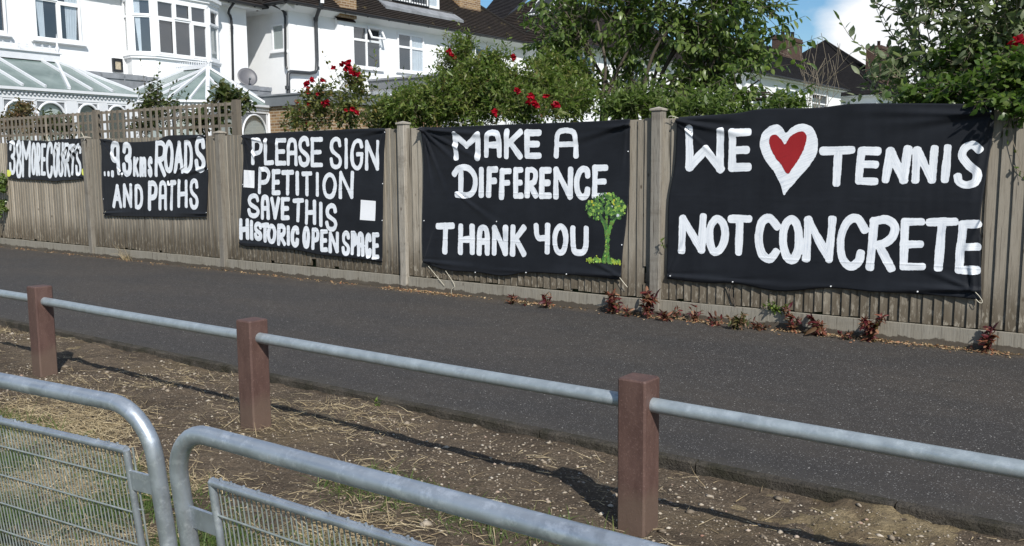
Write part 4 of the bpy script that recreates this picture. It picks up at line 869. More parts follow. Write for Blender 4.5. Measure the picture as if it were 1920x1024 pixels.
b.shape('painted_ball', [(152, 745), (182, 732), (222, 760), (236, 810), (220, 852), (190, 866), (158, 850)], 'yellow_paint', .003, .004)
b.shape('painted_ball', [(1640, 730), (1680, 700), (1722, 724), (1732, 780), (1712, 832), (1670, 840), (1640, 800)], 'yellow_paint', .003, .004)
b.cord([(1660, 198), (1700, 150), (1730, 118), (1690, 60), (1650, -10)], .004); b.cord([(1000, 160), (960, 120), (950, 20)], .003); b.nails([(160, 200), (1725, 120)])

# ------------------------------------------------------------------ knee rail
kr = empty('knee_rail', (-4.05, 3.08, 0)); tag(kr, 'galvanised tube knee rail threaded through square brown plastic posts', 'railing')
pxs = [-8.77, -6.385, -4.05, -1.662, .71]
for x in pxs:
    h = .607+random.uniform(-.004, .004); c = .008; vs = []; t = random.uniform(-.004, .004)
    prof = [(-.062+c, -.062), (.062-c, -.062), (.062, -.062+c), (.062, .062-c), (.062-c, .062), (-.062+c, .062), (-.062, .062-c), (-.062, -.062+c)]
    for z, k, dx in ((-.3, 1.0, 0), (h-.006, 1.0, t), (h, .93, t)): vs += [(x+4.05+q[0]*k+dx, q[1]*k, z) for q in prof]
    m = MB(); m.add(vs, [tuple(range(16, 24))]+[(r*8+i, r*8+(i+1) % 8, r*8+8+(i+1) % 8, r*8+8+i) for r in (0, 1) for i in range(8)]); m.build('post', 'brown_plastic', kr)
for a, b_ in zip(pxs[:-1], pxs[1:]):
    m = MB(); z0, z1 = .507+random.uniform(-.003, .003), .507+random.uniform(-.003, .003)
    m.tube([(a+4.05+.03+(b_-a-.06)*t, .004*math.sin(t*3), z0+(z1-z0)*t-.004*math.sin(math.pi*t)) for t in np.linspace(0, 1, 12)], .0295, 20); m.build('rail', 'galvanised_rail', kr)

# ------------------------------------------------------------------ crowd barriers
def barrier(label, pA, pB, corner, sign, zt=.97, length=2.2, tilt=.11):
    A = on_z(*pA, zt); Bq = on_z(*pB, zt); u = Vector(Bq-A).normalized(); nrm = Vector((0, 0, 1)).cross(u).normalized()  # towards the fence
    wv = (Vector((0, 0, 1))-nrm*tilt).normalized(); nn = u.cross(wv) if False else wv.cross(u).normalized()
    O = Vector(on_z(*corner, zt)); O = Vector(A)+u*(O-Vector(A)).dot(u)          # top corner on the rail's axis
    base = O-wv*(zt/wv.z); Mx = Matrix((u, nn, wv)).transposed().to_4x4(); Mx.translation = base
    Minv = Mx.inverted()
    def loc(px, py):  # pixel on the barrier plane -> (along, up)
        C = Minv @ Vector(CP); d = (Minv.to_3x3() @ Vector(ray(px, py))); t = -C.y/d.y; q = C+d*t; return q.x, q.z
    root = empty('crowd_barrier', mat4=Mx); tag(root, label, 'barrier', 'galvanised steel crowd barriers in the foreground')
    T = zt/wv.z; R = .017; rb = .105; S = sign; m = MB()
    arc = lambda cx, cz, a0, a1: [(cx+rb*math.cos(a), 0, cz+rb*math.sin(a)) for a in np.linspace(a0, a1, 9)]
    far = S*length; P = [(0, 0, .02)]
    P += [(S*rb-S*rb*math.cos(a), 0, T-rb+rb*math.sin(a)) for a in np.linspace(0, math.pi/2, 10)]
    P += [(far*t, 0, T) for t in (.2, .4, .6, .8)]
    P += [(far-S*rb+S*rb*math.sin(a), 0, T-rb+rb*math.cos(a)) for a in np.linspace(0, math.pi/2, 10)]
    P += [(far, 0, .02)]
    m.tube(P, R, 20); m.build('frame', 'galvanised_tube', root)
    return root, loc, T, S, far
def infill(root, S, x0, x1, z0, z1, lugs, yoff=.006):
    # bar frame of the anti-climb mesh
    m = MB(); r = .0075
    m.tube([(x0, yoff, z1), (x1, yoff, z1)], .0085, 10); m.tube([(x0, yoff, z0), (x1, yoff, z0)], .0085, 10)
    m.tube([(x0, yoff, z0), (x0, yoff, z1)], r, 10); m.tube([(x1, yoff, z0), (x1, yoff, z1)], r, 10)
    random.seed(3)
    for _ in range(90):
        t = random.random(); m.box(x0+(x1-x0)*t-.0015, x0+(x1-x0)*t+.0015, yoff-.002, yoff+.003, z1+.006, z1+.0088+random.random()*.004)
    m.build('mesh_frame', 'galvanised_tube', root)
    m = MB(); k = int(abs(x1-x0)/.0127)
    for i in range(1, k):
        x = x0+S*i*.0127; m.tube([(x, yoff+.004, z0), (x+random.uniform(-.0006, .0006), yoff+.004, z1)], .0015, 5, cap=False)
    z = z1-.064
    while z > z0:
        m.tube([(x0, yoff-.0015, z), (x1, yoff-.0015, z)], .0021, 6)
        z -= .0762
    m.build('wire_mesh', 'galvanised_wire', root)
    for (a, b_), zc in lugs:
        m = MB(); m.box(min(a, b_), max(a, b_), yoff-.003-.002, yoff+.003-.002, zc-.021, zc+.021); m.build('lug', 'galvanised_tube', root)
rt, loc, T, S, far = barrier('galvanised crowd barrier with rounded end entering from the left edge', (0, 713), (180, 748), (272, 768), -1)
mx1, mz1 = loc(232, 846); lx, lz = loc(248, 902)
infill(rt, S, mx1, far+.09, .14, mz1, [((mx1, -.012), lz), ((mx1, -.012), lz-.42), ((far+.012, far+.09), lz)])
m = MB(); m.tube([(mx1+.016, .01, .2), (mx1+.016, .01, mz1+.006)], .0022, 6)
for z in (mz1-.135, mz1-.29, mz1-.44): m.tube([(mx1, .01, z), (mx1+.018, .01, z+.003)], .0022, 5)
m.build('wire_end', 'galvanised_wire', rt)
rt, loc, T, S, far = barrier('galvanised crowd barrier with rounded end running off the bottom edge', (420, 826), (1069, 1001), (319, 800), 1)
mx1, mz1 = loc(392, 906); lx, lz = loc(370, 975)
infill(rt, S, mx1, far-.09, .14, mz1, [((.012, mx1), lz), ((.012, mx1), lz-.42), ((far-.09, far-.012), lz)])

# ------------------------------------------------------------------ houses
def window(parent, P0, uax, out, W, H, cols, rows, fr=.055, bar=.045, depth=.05, sill=.0, curtain=None, open_cell=None, blind=None, handle=False, sash=None):
    """casement window: P0 lower-left corner (parent space), uax along the wall, out = outward normal; cols/rows are split fractions"""
    P0 = Vector(P0); u = Vector(uax).normalized(); n = Vector(out).normalized(); z = Vector((0, 0, 1))
    def slab(m, a0, a1, b0, b1, d0, d1):
        q = [P0+u*a+z*b for a, b in ((a0, b0), (a1, b0), (a1, b1), (a0, b1))]; m.prism([p+n*d0 for p in q], n*(d1-d0))
    m = MB(); xs = [0]+[c*W for c in cols]+[W]; zs = [0]+[c*H for c in rows]+[H]
    slab(m, 0, W, 0, fr, 0, depth); slab(m, 0, W, H-fr, H, 0, depth); slab(m, 0, fr, fr, H-fr, 0, depth-.001); slab(m, W-fr, W, fr, H-fr, 0, depth-.001)
    for c in xs[1:-1]: slab(m, c-bar/2, c+bar/2, fr, H-fr, 0, depth-.004)
    for r_ in zs[1:-1]: slab(m, fr, W-fr, r_-bar/2, r_+bar/2, 0, depth-.002)
    for cell in (sash or []):   # raised opening sashes
        i, j = cell; a0, a1, b0, b1 = xs[i]+.012, xs[i+1]-.012, zs[j]+.012, zs[j+1]-.012; s = .055
        slab(m, a0, a1, b0, b0+s, depth-.006, depth+.018); slab(m, a0, a1, b1-s, b1, depth-.006, depth+.018); slab(m, a0, a0+s, b0+s, b1-s, depth-.006, depth+.017); slab(m, a1-s, a1, b0+s, b1-s, depth-.006, depth+.017)
    wn = m.build('window', 'upvc', parent)
    m = MB(); slab(m, .01, W-.01, .01, H-.01, -.02, .004); m.build('dark_room_backing', 'interior_dark', wn)  # dark slab on the wall; its colour stands in for the unlit room
    for i in range(len(xs)-1):
        for j in range(len(zs)-1):
            if open_cell == (i, j): continue
            m = MB(); m.poly([P0+u*a+z*b_+n*.024 for a, b_ in ((xs[i]+.02, zs[j]+.02), (xs[i+1]-.02, zs[j]+.02), (xs[i+1]-.02, zs[j+1]-.02), (xs[i]+.02, zs[j+1]-.02))]); m.build('pane', 'window_glass', wn)
    if open_cell:
        i, j = open_cell; a0, a1, b0, b1 = xs[i]+.005, xs[i+1]-.005, zs[j]+.01, zs[j+1]-.005; hgt = b1-b0; th = math.radians(28)
        dn = (-z*math.cos(th)+n*math.sin(th)); nn = (n*math.cos(th)+z*math.sin(th)); T = P0+u*a0+z*b1+n*(depth+.005); w_ = a1-a0; m = MB()
        def tl(x0, x1, y0, y1, d0, d1, mm): mm.prism([T+u*x+dn*y+nn*d0 for x, y in ((x0, y0), (x1, y0), (x1, y1), (x0, y1))], nn*(d1-d0))
        tl(0, w_, 0, .05, 0, .045, m); tl(0, w_, hgt-.05, hgt, 0, .045, m); tl(0, .05, .05, hgt-.05, 0, .044, m); tl(w_-.05, w_, .05, hgt-.05, 0, .044, m)
        m.build('open_sash', 'upvc', wn); m = MB(); m.poly([T+u*x+dn*y+nn*.02 for x, y in ((.03, hgt-.03), (w_-.03, hgt-.03), (w_-.03, .03), (.03, .03))]); m.build('pane', 'window_glass', wn)
    for c0, c1, b0, b1, sw in (curtain or []):
        m = MB(); k = 22; vs = []
        for q in range(k+1):
            t = q/k
            for zz, pull in ((b1*H, 0), (b0*H, sw)):
                a = (c0+(c1-c0)*t)*W+pull*W*(1-t if sw > 0 else t); vs.append(P0+u*a+z*zz+n*(.011+.005*math.sin(t*26)))
        m.add(vs, [(2*q, 2*q+1, 2*q+3, 2*q+2) for q in range(k)], True); m.build('curtain', 'curtain', wn)
    if blind: m = MB(); slab(m, blind[0]*W, blind[1]*W, blind[2]*H, blind[3]*H, .008, .012); m.build('blind', 'blind', wn)
    if sill:
        m = MB(); slab(m, -.09, W+.09, -.055, -.0, -.01, sill); slab(m, -.085, W+.085, -.075, -.055, -.01, sill-.03); m.build('sill', 'upvc', wn)
    return wn
def gutter(parent, a, b, r=.06, mat='gutter_black', name='gutter'):
    a = Vector(a); b = Vector(b); d = (b-a).normalized(); s = d.cross(Vector((0, 0, 1))).normalized(); m = MB(); k = 8
    vs = []; 
    for p in (a, b):
        for rr in (r, r-.006):
            for i in range(k+1): th = math.pi+math.pi*i/k; vs.append(p+s*math.cos(th)*rr+Vector((0, 0, math.sin(th)*rr)))
    n1 = k+1; fs = []
    for i in range(k): fs += [(i, i+1, 2*n1+i+1, 2*n1+i), (n1+i, 3*n1+i, 3*n1+i+1, n1+i+1)]
    fs += [(0, 2*n1, 3*n1, n1), (k, n1+k, 3*n1+k, 2*n1+k)]
    m.add(vs, fs, True); L_ = (b-a).length; q = .4
    while q < L_:
        p = a+d*q; m.box(p.x-.02, p.x+.02, p.y-.02, p.y+.02, p.z-r-.025, p.z-.01); q += .95
    return m.build(name, mat, parent)
def pipe(parent, pts, r=.035, mat='gutter_black', name='drainpipe', collars=()):
    m = MB(); m.tube(smooth_path(pts, 1) if len(pts) > 2 else pts, r, 10)
    for c in collars: c = Vector(c); m.tube([c-Vector((0, 0, .05)), c+Vector((0, 0, .05))], r*1.25, 10)
    return m.build(name, mat, parent)
V3 = lambda p: (float(p[0]), float(p[1]), float(p[2]))

# --- house 1 (left): bay window house; frame along its rear wall
F1 = Fr(on_x(240, 150, -22), vp_yaw(2000))
h1 = F1.empty('white_house'); tag(h1, 'white rendered house with a canted bay window above two white conservatories', 'house')
ZE = 5.90; XR = 4.07; XL = -5.5
m = MB(); m.box(XL, XR, 0, 7.5, GZ-.1, ZE); m.build('wall', 'white_render', h1)
# window left of bay
p = F1.at(62, 72); q = F1.at(152, 80)
window(h1, (p[0]+.03, 0, p[2]-.0), (1, 0, 0), (0, -1, 0), q[0]-p[0]-.03, 1.38, [.5], [.66], sill=.11, curtain=[(.05, .22, .03, .97, .06), (.68, .97, .03, .97, -.08), (.68, .97, .03, .97, -.1)], sash=[(1, 0), (0, 1)])
p2 = F1.at(12, 66)
window(h1, (p2[0]-1.25, 0, p[2]+.02), (1, 0, 0), (0, -1, 0), 1.25, 1.38, [.5], [.66], sill=.11, sash=[(1, 0)])
# bay
zs_ = 4.20; bay_pts = [(-.02, 0), (-.14, -.40), (.30, -.75), (1.98, -.75), (2.62, -.40), (2.72, 0)]
m = MB(); m.prism([(x, y, 3.62) for x, y in bay_pts], (0, 0, ZE-3.62-.02)); bay_o = m.build('bay', 'white_render', h1)
m = MB(); cen = Vector((1.2, 0, 0))
def bay_ring(m, z0, z1, o):
    P = [Vector((x, y, z0)) for x, y in bay_pts]; Q = []
    for i, v in enumerate(P):
        dirv = Vector((v.x-1.2, v.y*1.6-.2, 0)).normalized(); Q.append(v+dirv*o if i not in (0, 5) else v+Vector((math.copysign(o, v.x-1.2), 0, 0)))
    m.prism(Q, (0, 0, z1-z0))
bay_ring(m, zs_-.09, zs_-.035, .07); bay_ring(m, zs_-.035, zs_, .10); m.build('bay_sill', 'upvc', bay_o)
m = MB(); bay_ring(m, 5.60, 5.70, .035); bay_ring(m, 5.70, 5.78, .09); bay_ring(m, 5.78, ZE-.03, .15); m.build('bay_cornice', 'white_render', bay_o)
zb, zt_ = zs_+.005, 5.60
def bay_face(i, cols, rows, **k):
    a = Vector((*bay_pts[i], zb)); b_ = Vector((*bay_pts[i+1], zb)); d = (b_-a); nrm = d.normalized().cross(Vector((0, 0, 1)))
    e = .03; return window(bay_o, a+d.normalized()*e+nrm*.003, d, nrm, d.length-2*e, zt_-zb, cols, rows, **k)
bay_face(1, [], [.67], fr=.07, curtain=[(.1, .42, .03, .97, .2)], sash=[(0, 1)])
bay_face(2, [.335, .665], [.67], fr=.065, bar=.07, sash=[(0, 0), (2, 0), (1, 1)])
bay_face(3, [], [.67], fr=.09, blind=(.1, .9, .05, .66), sash=[(0, 1)])
bay_face(0, [], [.67], fr=.09)
# eaves, gutter and roof
def hip_roof(parent, x0, x1, y0, y1, z, pitch, mat, name='roof', over=.35, ridge_along='x'):
    x0 -= over; x1 += over; y0 -= over; y1 += over; t = math.tan(pitch); half = min((x1-x0), (y1-y0))/2; h = half*t
    if (x1-x0) >= (y1-y0): r0, r1 = (x0+half, (y0+y1)/2, z+h), (x1-half, (y0+y1)/2, z+h)
    else: r0, r1 = ((x0+x1)/2, y0+half, z+h), ((x0+x1)/2, y1-half, z+h)
    A, B, C, D = (x0, y0, z), (x1, y0, z), (x1, y1, z), (x0, y1, z); m = MB()
    if (x1-x0) >= (y1-y0): F = [(A, B, r1, r0), (B, C, r1), (C, D, r0, r1), (D, A, r0)]
    else: F = [(A, B, r0), (B, C, r1, r0), (C, D, r1), (D, A, r0, r1)]
    for f in F: m.slope(list(f))
    o = m.build(name, mat, parent); m = MB()
    for a, b_ in ((A, r0), (B, r1 if (x1-x0) >= (y1-y0) else r0), (C, r1), (D, r0 if (x1-x0) >= (y1-y0) else r1), (r0, r1)):
        if (Vector(a)-Vector(b_)).length > .1: m.tube([Vector(a)+Vector((0, 0, .01)), Vector(b_)+Vector((0, 0, .01))], .075, 8)
    m.build('ridge_tiles', mat, o); return o, h
hip_roof(h1, XL, XR, 0, 7.5, ZE+.08, math.radians(42), 'brown_tiles', over=.42)
m = MB(); m.box(XL-.3, XR+.32, -.32, 7.8, ZE-.0, ZE+.07); m.build('soffit', 'upvc', h1)
gutter(h1, (XL-.4, -.44, ZE+.09), (XR+.44, -.44, ZE+.09)); gutter(h1, (XR+.44, -.4, ZE+.09), (XR+.44, 7.8, ZE+.09))
pp = [F1.at(x, y, -.07) for x, y in ((437, 160), (436.5, 120), (434.5, 45), (433, 32), (427, 22))]; pp.append(np.array([pp[-1][0]-.05, -.40, ZE+.04]))
pipe(h1, [V3(a) for a in pp], .036, collars=[V3(pp[2]-np.array([0, 0, .1]))])
m = MB(); zl = 3.70
m.add([(XL, -.004, zl), (4.05, -.004, zl), (4.05, -.92, zl-.10), (XL, -.92, zl-.10), (XL, -.92, GZ), (4.05, -.92, GZ), (4.05, -.004, GZ)], [(3, 2, 1, 0), (3, 4, 5, 2), (2, 5, 6, 1)])
for x in np.arange(-4.5, 4, .62): m.beam((x, -.93, zl-.11), (x, -.93, GZ), .03, .03, (0, 1, 0)); m.beam((x, -.0, zl+.015), (x, -.93, zl-.085), .03, .03)
m.box(XL, 4.06, -.945, -.92, zl-.2, zl-.085)
m.build('lead_roof', 'lead_sheet', h1)
# framed lamp on the wall
a, b_ = F1.at(209, 109), F1.at(228, 136); lamp = empty('wall_floodlight', tuple(F1.o+F1.ex*a[0]+np.array([0, 0, b_[2]])), F1.yaw); tag(lamp, 'black framed floodlight with amber glass on the white wall', 'light')
W_, H_ = b_[0]-a[0], a[2]-b_[2]; m = MB(); m.box(0, W_, -.07, 0, 0, .06); m.box(0, W_, -.07, 0, H_-.07, H_); m.box(0, .05, -.069, 0, .06, H_-.07); m.box(W_-.045, W_, -.069, 0, .06, H_-.07); m.box(.02, W_-.02, -.03, 0, .05, H_-.05); m.build('housing', 'gutter_black', lamp)
m = MB(); m.box(.05, W_-.045, -.05, -.032, .06, H_-.07); m.build('lamp_glass', 'lamp_glass', lamp)
# satellite dish
dc = F1.at(463, 146, -.42); dish = empty('satellite_dish', tuple(F1.o+F1.ex*dc[0]+F1.ey*dc[1]+np.array([0, 0, dc[2]])), 0); tag(dish, 'grey satellite dish on the corner of the white bay house', 'satellite dish')
ax = Vector((.86, -.33, .38)).normalized(); s_ = ax.cross(Vector((0, 0, 1))).normalized(); t_ = s_.cross(ax); vs = [Vector((0, 0, 0))]; fs = []; k = 28; R0 = .285
for j in range(1, 5):
    for i in range(k): th = 2*math.pi*i/k; r_ = R0*j/4; vs.append(s_*math.cos(th)*r_+t_*math.sin(th)*r_*1.0+ax*(.06*(j/4)**2))
for i in range(k):
    fs.append((0, 1+i, 1+(i+1) % k))
    for j in range(3): fs.append((1+j*k+i, 1+(j+1)*k+i, 1+(j+1)*k+(i+1) % k, 1+j*k+(i+1) % k))
m = MB(); m.add(vs, fs, True); o = m.build('reflector', 'dish_grey', dish); md = o.modifiers.new('thickness', 'SOLIDIFY'); md.thickness = .006
m = MB(); m.tube([-t_*.27+ax*.02, ax*.26-t_*.16], .011, 8); m.build('feed_arm', 'pipe_grey', dish)
m = MB(); m.tube([ax*.24-t_*.16, ax*.30-t_*.145], .032, 10); m.tube([ax*.19-t_*.15, ax*.245-t_*.16], .018, 10); m.build('receiver', 'fascia_grey', dish)
m = MB(); m.tube([Vector((0, 0, -.02)), -ax*.12, -ax*.13+Vector((0, 0, -.28))], .02, 8); m.tube([-ax*.13+Vector((0, 0, -.28)), Vector((-.42, 0, -.30))], .02, 8); m.build('bracket', 'pipe_grey', dish)

# --- conservatories
def arch_panel(parent, x0, x1, y, z0, z1, glass='blind', dark=False):
    w_ = x1-x0; r_ = w_/2-.03; cx = (x0+x1)/2; zc = z1-.06-r_; m = MB()
    m.box(x0, x0+.03, y-.02, y+.02, z0, z1); m.box(x1-.03, x1, y-.02, y+.02, z0, z1); m.box(x0+.03, x1-.03, y-.019, y+.02, z1-.05, z1)
    m.tube([(cx+r_*math.cos(a), y-.02, zc+r_*math.sin(a)) for a in np.linspace(0, math.pi, 20)], .028, 6)
    o = m.build('arched_window', 'conservatory_white', parent)
    m = MB(); N_ = 14; P = [(cx+r_*math.cos(a), y, zc+r_*math.sin(a)) for a in np.linspace(0, math.pi, N_)]
    vs = []; fs = []
    for i in range(N_):
        vs += [P[i], (P[i][0], y, z1-.04)]
    for i in range(N_-1): fs.append((2*i, 2*i+1, 2*i+3, 2*i+2))
    m.add(vs, fs); m.build('spandrel', 'fascia_grey', o)
    m = MB(); m.poly([(x0+.03, y+.014, z0), (x1-.03, y+.014, z0), (x1-.03, y+.014, z1-.06), (x0+.03, y+.014, z1-.06)]); m.build('pane', 'window_glass', o)
    m = MB(); m.box(x0+.02, x1-.02, y+.05, y+.06, z0, z1-.05); m.build('blind', 'interior_dark' if dark else 'blind', o)  # when dark, no blind: a sheet coloured as the unlit interior
    return o
cons = F1.empty('conservatory'); tag(cons, 'long white conservatory with green tinted sloping glass roof and arched windows at the left edge', 'conservatory')
CYF = -3.4; ZG = 2.94; xr = F1.at(258, 184, CYF)[0]; xl = -5.75
rg = F1.at(105, 117, -1.75); zr = rg[2]; xrg = rg[0]
e = lambda x, t: (x, CYF-.08+(CYF*-1+.08-1.75)*t, ZG+(zr-ZG)*t)
m = MB(); m.add([(xl, CYF-.08, ZG), (xr, CYF-.08, ZG), (xrg, -1.75, zr), (xl, -1.75, zr), (xr, -.05, ZG)], [(0, 1, 2, 3), (1, 4, 2)]); o = m.build('roof_glass', 'roof_glazing', cons); md = o.modifiers.new('thickness', 'SOLIDIFY'); md.thickness = .02
up = (0, -.4, .9); k = [0]
for px0, py0, px1, py1 in ((12, 112, 43, 160), (55, 117, 86, 164), (99, 121, 130, 168), (147, 139, 173, 172), (197, 157, 212, 176)):
    xb = F1.at(px1, py1, CYF-.08)[0]; t1 = 1.0 if px0 < 100 else max(.1, (xr-xb)/(xr-xrg)); w_ = .06 if px0 == 99 else .038
    m = MB(); a = e(xb, -.0); b_ = e(xb if px0 != 99 else xrg, t1); m.beam((a[0], a[1], a[2]+.03), (b_[0], b_[1], b_[2]+.03), w_, .05, up); m.build('glazing_bar', 'conservatory_white', cons)
m = MB(); m.beam((xr, CYF-.08, ZG+.03), (xrg, -1.75, zr+.03), .045, .05, up); m.build('glazing_bar', 'conservatory_white', cons)
for x in np.arange(xrg-2.0, xl, -.9)[1:]:
    m = MB(); a = e(x, 0); b_ = e(x, 1); m.beam((a[0], a[1], a[2]+.03), (b_[0], b_[1], b_[2]+.03), .038, .05, up); m.build('glazing_bar', 'conservatory_white', cons)
m = MB(); m.box(xl, xrg+.06, -1.82, -1.68, zr, zr+.17); m.box(xl, xrg+.1, -1.86, -1.64, zr+.17, zr+.19); m.build('ridge_beam', 'conservatory_white', cons)
m = MB(); x = xrg-.12
while x > xl:
    z = zr+.19; c = .022
    m.box(x-.008, x+.008, -1.755, -1.745, z, z+.16); m.box(x-.05, x+.05, -1.756, -1.744, z+.07, z+.09); m.box(x-.085, x-.06, -1.756, -1.744, z+.03, z+.05); m.box(x-.035, x-.015, -1.757, -1.743, z+.12, z+.135); m.box(x+.015, x+.035, -1.757, -1.743, z+.12, z+.135); x -= .17
m.box(xl, xrg, -1.757, -1.743, zr+.19, zr+.205); m.build('ridge_cresting', 'conservatory_white', cons)
def finial(parent, x, y, z, h=.42):
    m = MB(); m.tube([(x, y, z), (x, y, z+.05), (x, y, z+.07), (x, y, z+.12), (x, y, z+.15), (x, y, z+h)], [.03, .03, .045, .045, .025, .003], 8); m.build('finial', 'conservatory_white', parent)
finial(cons, xrg+.05, -1.75, zr+.19)
def eave_band(parent, pts, z, name='eaves'):
    """gutter, dentil course and frieze along a polyline"""
    m = MB(); md_ = MB()
    for a, b_ in zip(pts[:-1], pts[1:]):
        A = Vector((*a, 0)); B = Vector((*b_, 0)); d = (B-A).normalized(); n = d.cross(Vector((0, 0, 1)))
        for o0, o1, z0, z1 in ((-.0, .11, z-.055, z+.0), (-.0, .07, z-.085, z-.055), (-.03, .03, z-.21, z-.085)):
            m.prism([A+n*o0-d*.005+Vector((0, 0, z0)), B+n*o0+d*.005+Vector((0, 0, z0)), B+n*o1+d*(.02)+Vector((0, 0, z0)), A+n*o1-d*.02+Vector((0, 0, z0))], (0, 0, z1-z0))
        k = 0; L_ = (B-A).length
        while k < L_:
            p = A+d*k; m.prism([p+n*.03+Vector((0, 0, z-.135)), p+n*.03+d*.035+Vector((0, 0, z-.135)), p+n*.062+d*.035+Vector((0, 0, z-.135)), p+n*.062+Vector((0, 0, z-.135))], (0, 0, .045)); k += .085
    return m.build(name, 'conservatory_white', parent)
eave_band(cons, [(xl, CYF), (xr-.08, CYF), (xr-.08, -.1)], ZG-.01)
zc1 = ZG-.21
cx = [F1.at(x, 215, CYF)[0] for x in (-12, -2, 5, 63, 67, 124, 144, 185, 200, 238)]
for a, b_, dk in ((0, 1, 0), (2, 3, 0), (4, 5, 0), (6, 7, 1), (8, 9, 1)): arch_panel(cons, cx[a], cx[b_], CYF, GZ, zc1, dark=bool(dk))
m = MB()
for a, b_ in ((1, 2), (3, 4), (5, 6), (7, 8)): m.box(cx[a], cx[b_], CYF-.03, CYF+.03, GZ, zc1)
m.box(cx[9], xr-.08, CYF-.03, CYF+.03, GZ, zc1); m.box(xl, cx[0], CYF-.03, CYF+.03, GZ, zc1); m.box(xr-.14, xr-.08, CYF+.03, -.1, GZ, zc1); m.build('frame', 'conservatory_white', cons)

cons2 = F1.empty('conservatory'); tag(cons2, 'white conservatory with a faceted pointed glass roof and cresting beside the satellite dish', 'conservatory')
ZG2 = 2.93; pe = [F1.atz(x, y, ZG2)[:2] for x, y in ((257, 187), (316, 186), (389, 187), (503, 198))]
plan = [(-1.35, -.1), (pe[0][0], pe[0][1]), (pe[1][0], pe[1][1]), (pe[2][0], pe[2][1]), (pe[3][0], pe[3][1]), (3.75, -1.5), (3.85, -.1)]
apx = F1.at(390, 128, -2.0); ap = (apx[0], -2.0, apx[2]); apb = (apx[0]+.15, -.05, apx[2])
E3 = [(x, y, ZG2) for x, y in plan]
m = MB(); m.add(E3+[ap, apb], [(1, 2, 7), (2, 3, 7), (3, 4, 7), (4, 5, 7), (5, 6, 8, 7), (0, 1, 7, 8)]); o = m.build('roof_glass', 'roof_glazing', cons2); md = o.modifiers.new('thickness', 'SOLIDIFY'); md.thickness = .02
def bar(a, b_, w_): m = MB(); a = Vector(a); b_ = Vector(b_); m.beam(a+Vector((0, 0, .03)), b_+Vector((0, 0, .03)), w_, .05); m.build('glazing_bar', 'conservatory_white', cons2)
for i in range(1, 6): bar(E3[i], ap, .09 if i == 3 else .05)
lerp = lambda a, b_, t: tuple(a[i]+(b_[i]-a[i])*t for i in range(3))
bar(lerp(E3[2], E3[3], .55), lerp(ap, E3[3], .3), .05); bar(lerp(E3[3], E3[4], .36), lerp(ap, E3[3], .3), .05); bar(lerp(E3[3], E3[4], .72), lerp(ap, E3[4], .35), .05); bar(lerp(E3[1], E3[2], .5), lerp(ap, E3[2], .4), .05); bar(lerp(E3[5], E3[6], .5), lerp(ap, apb, .5), .06); bar(lerp(E3[0], E3[1], .5), lerp(ap, apb, .5), .06)
m = MB(); m.beam((ap[0], ap[1]-.05, ap[2]+.05), (apb[0], apb[1], apb[2]+.05), .14, .1)
y = ap[1]
while y < -.2: m.box(ap[0]-.005, ap[0]+.005, y, y+.025, ap[2]+.1, ap[2]+.2); y += .085
m.build('ridge_cresting', 'conservatory_white', cons2); finial(cons2, ap[0], ap[1]-.03, ap[2]+.06, .45)
eave_band(cons2, [p for p in plan], ZG2-.01)
m = MB()
for i, (a, b_) in enumerate(zip(plan[:-1], plan[1:])):
    A = Vector((*a, 0)); B = Vector((*b_, 0)); d = (B-A).normalized(); L_ = (B-A).length; n = d.cross(Vector((0, 0, 1)))
    m.tube([A+Vector((0, 0, GZ)), A+Vector((0, 0, ZG2-.21))], .06, 8)
    if i in (2, 3, 4, 5, 1):
        k = 1 if L_ < 1.3 else 2; seg = (L_-.16)/k
        for j in range(k):
            p0 = A+d*(.08+seg*j); sub = MB()
            # arched pane built flat then turned into place
            w_ = seg-.04; r_ = w_/2-.03; zt2 = ZG2-.22; zc = zt2-.05-r_; c0 = p0+d*(seg/2)
            ringp = [c0+d*(r_*math.cos(t))+n*.02+Vector((0, 0, zc+r_*math.sin(t))) for t in np.linspace(0, math.pi, 18)]
            sub.tube(ringp, .026, 6)
            for s_ in (-1, 1): q = c0+d*(s_*(w_/2-.01)); sub.beam(q+Vector((0, 0, GZ)), q+Vector((0, 0, zt2)), .03, .04, tuple(n))
            wo = sub.build('arched_window', 'conservatory_white', cons2)
            pm = MB(); pm.poly([c0-d*(w_/2)+Vector((0, 0, GZ)), c0+d*(w_/2)+Vector((0, 0, GZ)), c0+d*(w_/2)+Vector((0, 0, zt2)), c0-d*(w_/2)+Vector((0, 0, zt2))]); pm.build('pane', 'window_glass', wo)
            pm = MB(); q0, q1 = c0-d*(w_/2)-n*.05, c0+d*(w_/2)-n*.05; pm.prism([q0+Vector((0, 0, GZ)), q1+Vector((0, 0, GZ)), q1+Vector((0, 0, zt2)), q0+Vector((0, 0, zt2))], -n*.01); pm.build('blind', 'blind', wo)
            sp = MB(); vs = []; fs = []
            for t in np.linspace(0, math.pi, 14): v = c0+d*(r_*math.cos(t))+n*.006; vs += [v+Vector((0, 0, zc+r_*math.sin(t))), v+Vector((0, 0, zt2))]
            sp.add(vs, [(2*q, 2*q+1, 2*q+3, 2*q+2) for q in range(13)]); sp.build('spandrel', 'fascia_grey', wo)
m.build('corner_post', 'conservatory_white', cons2)

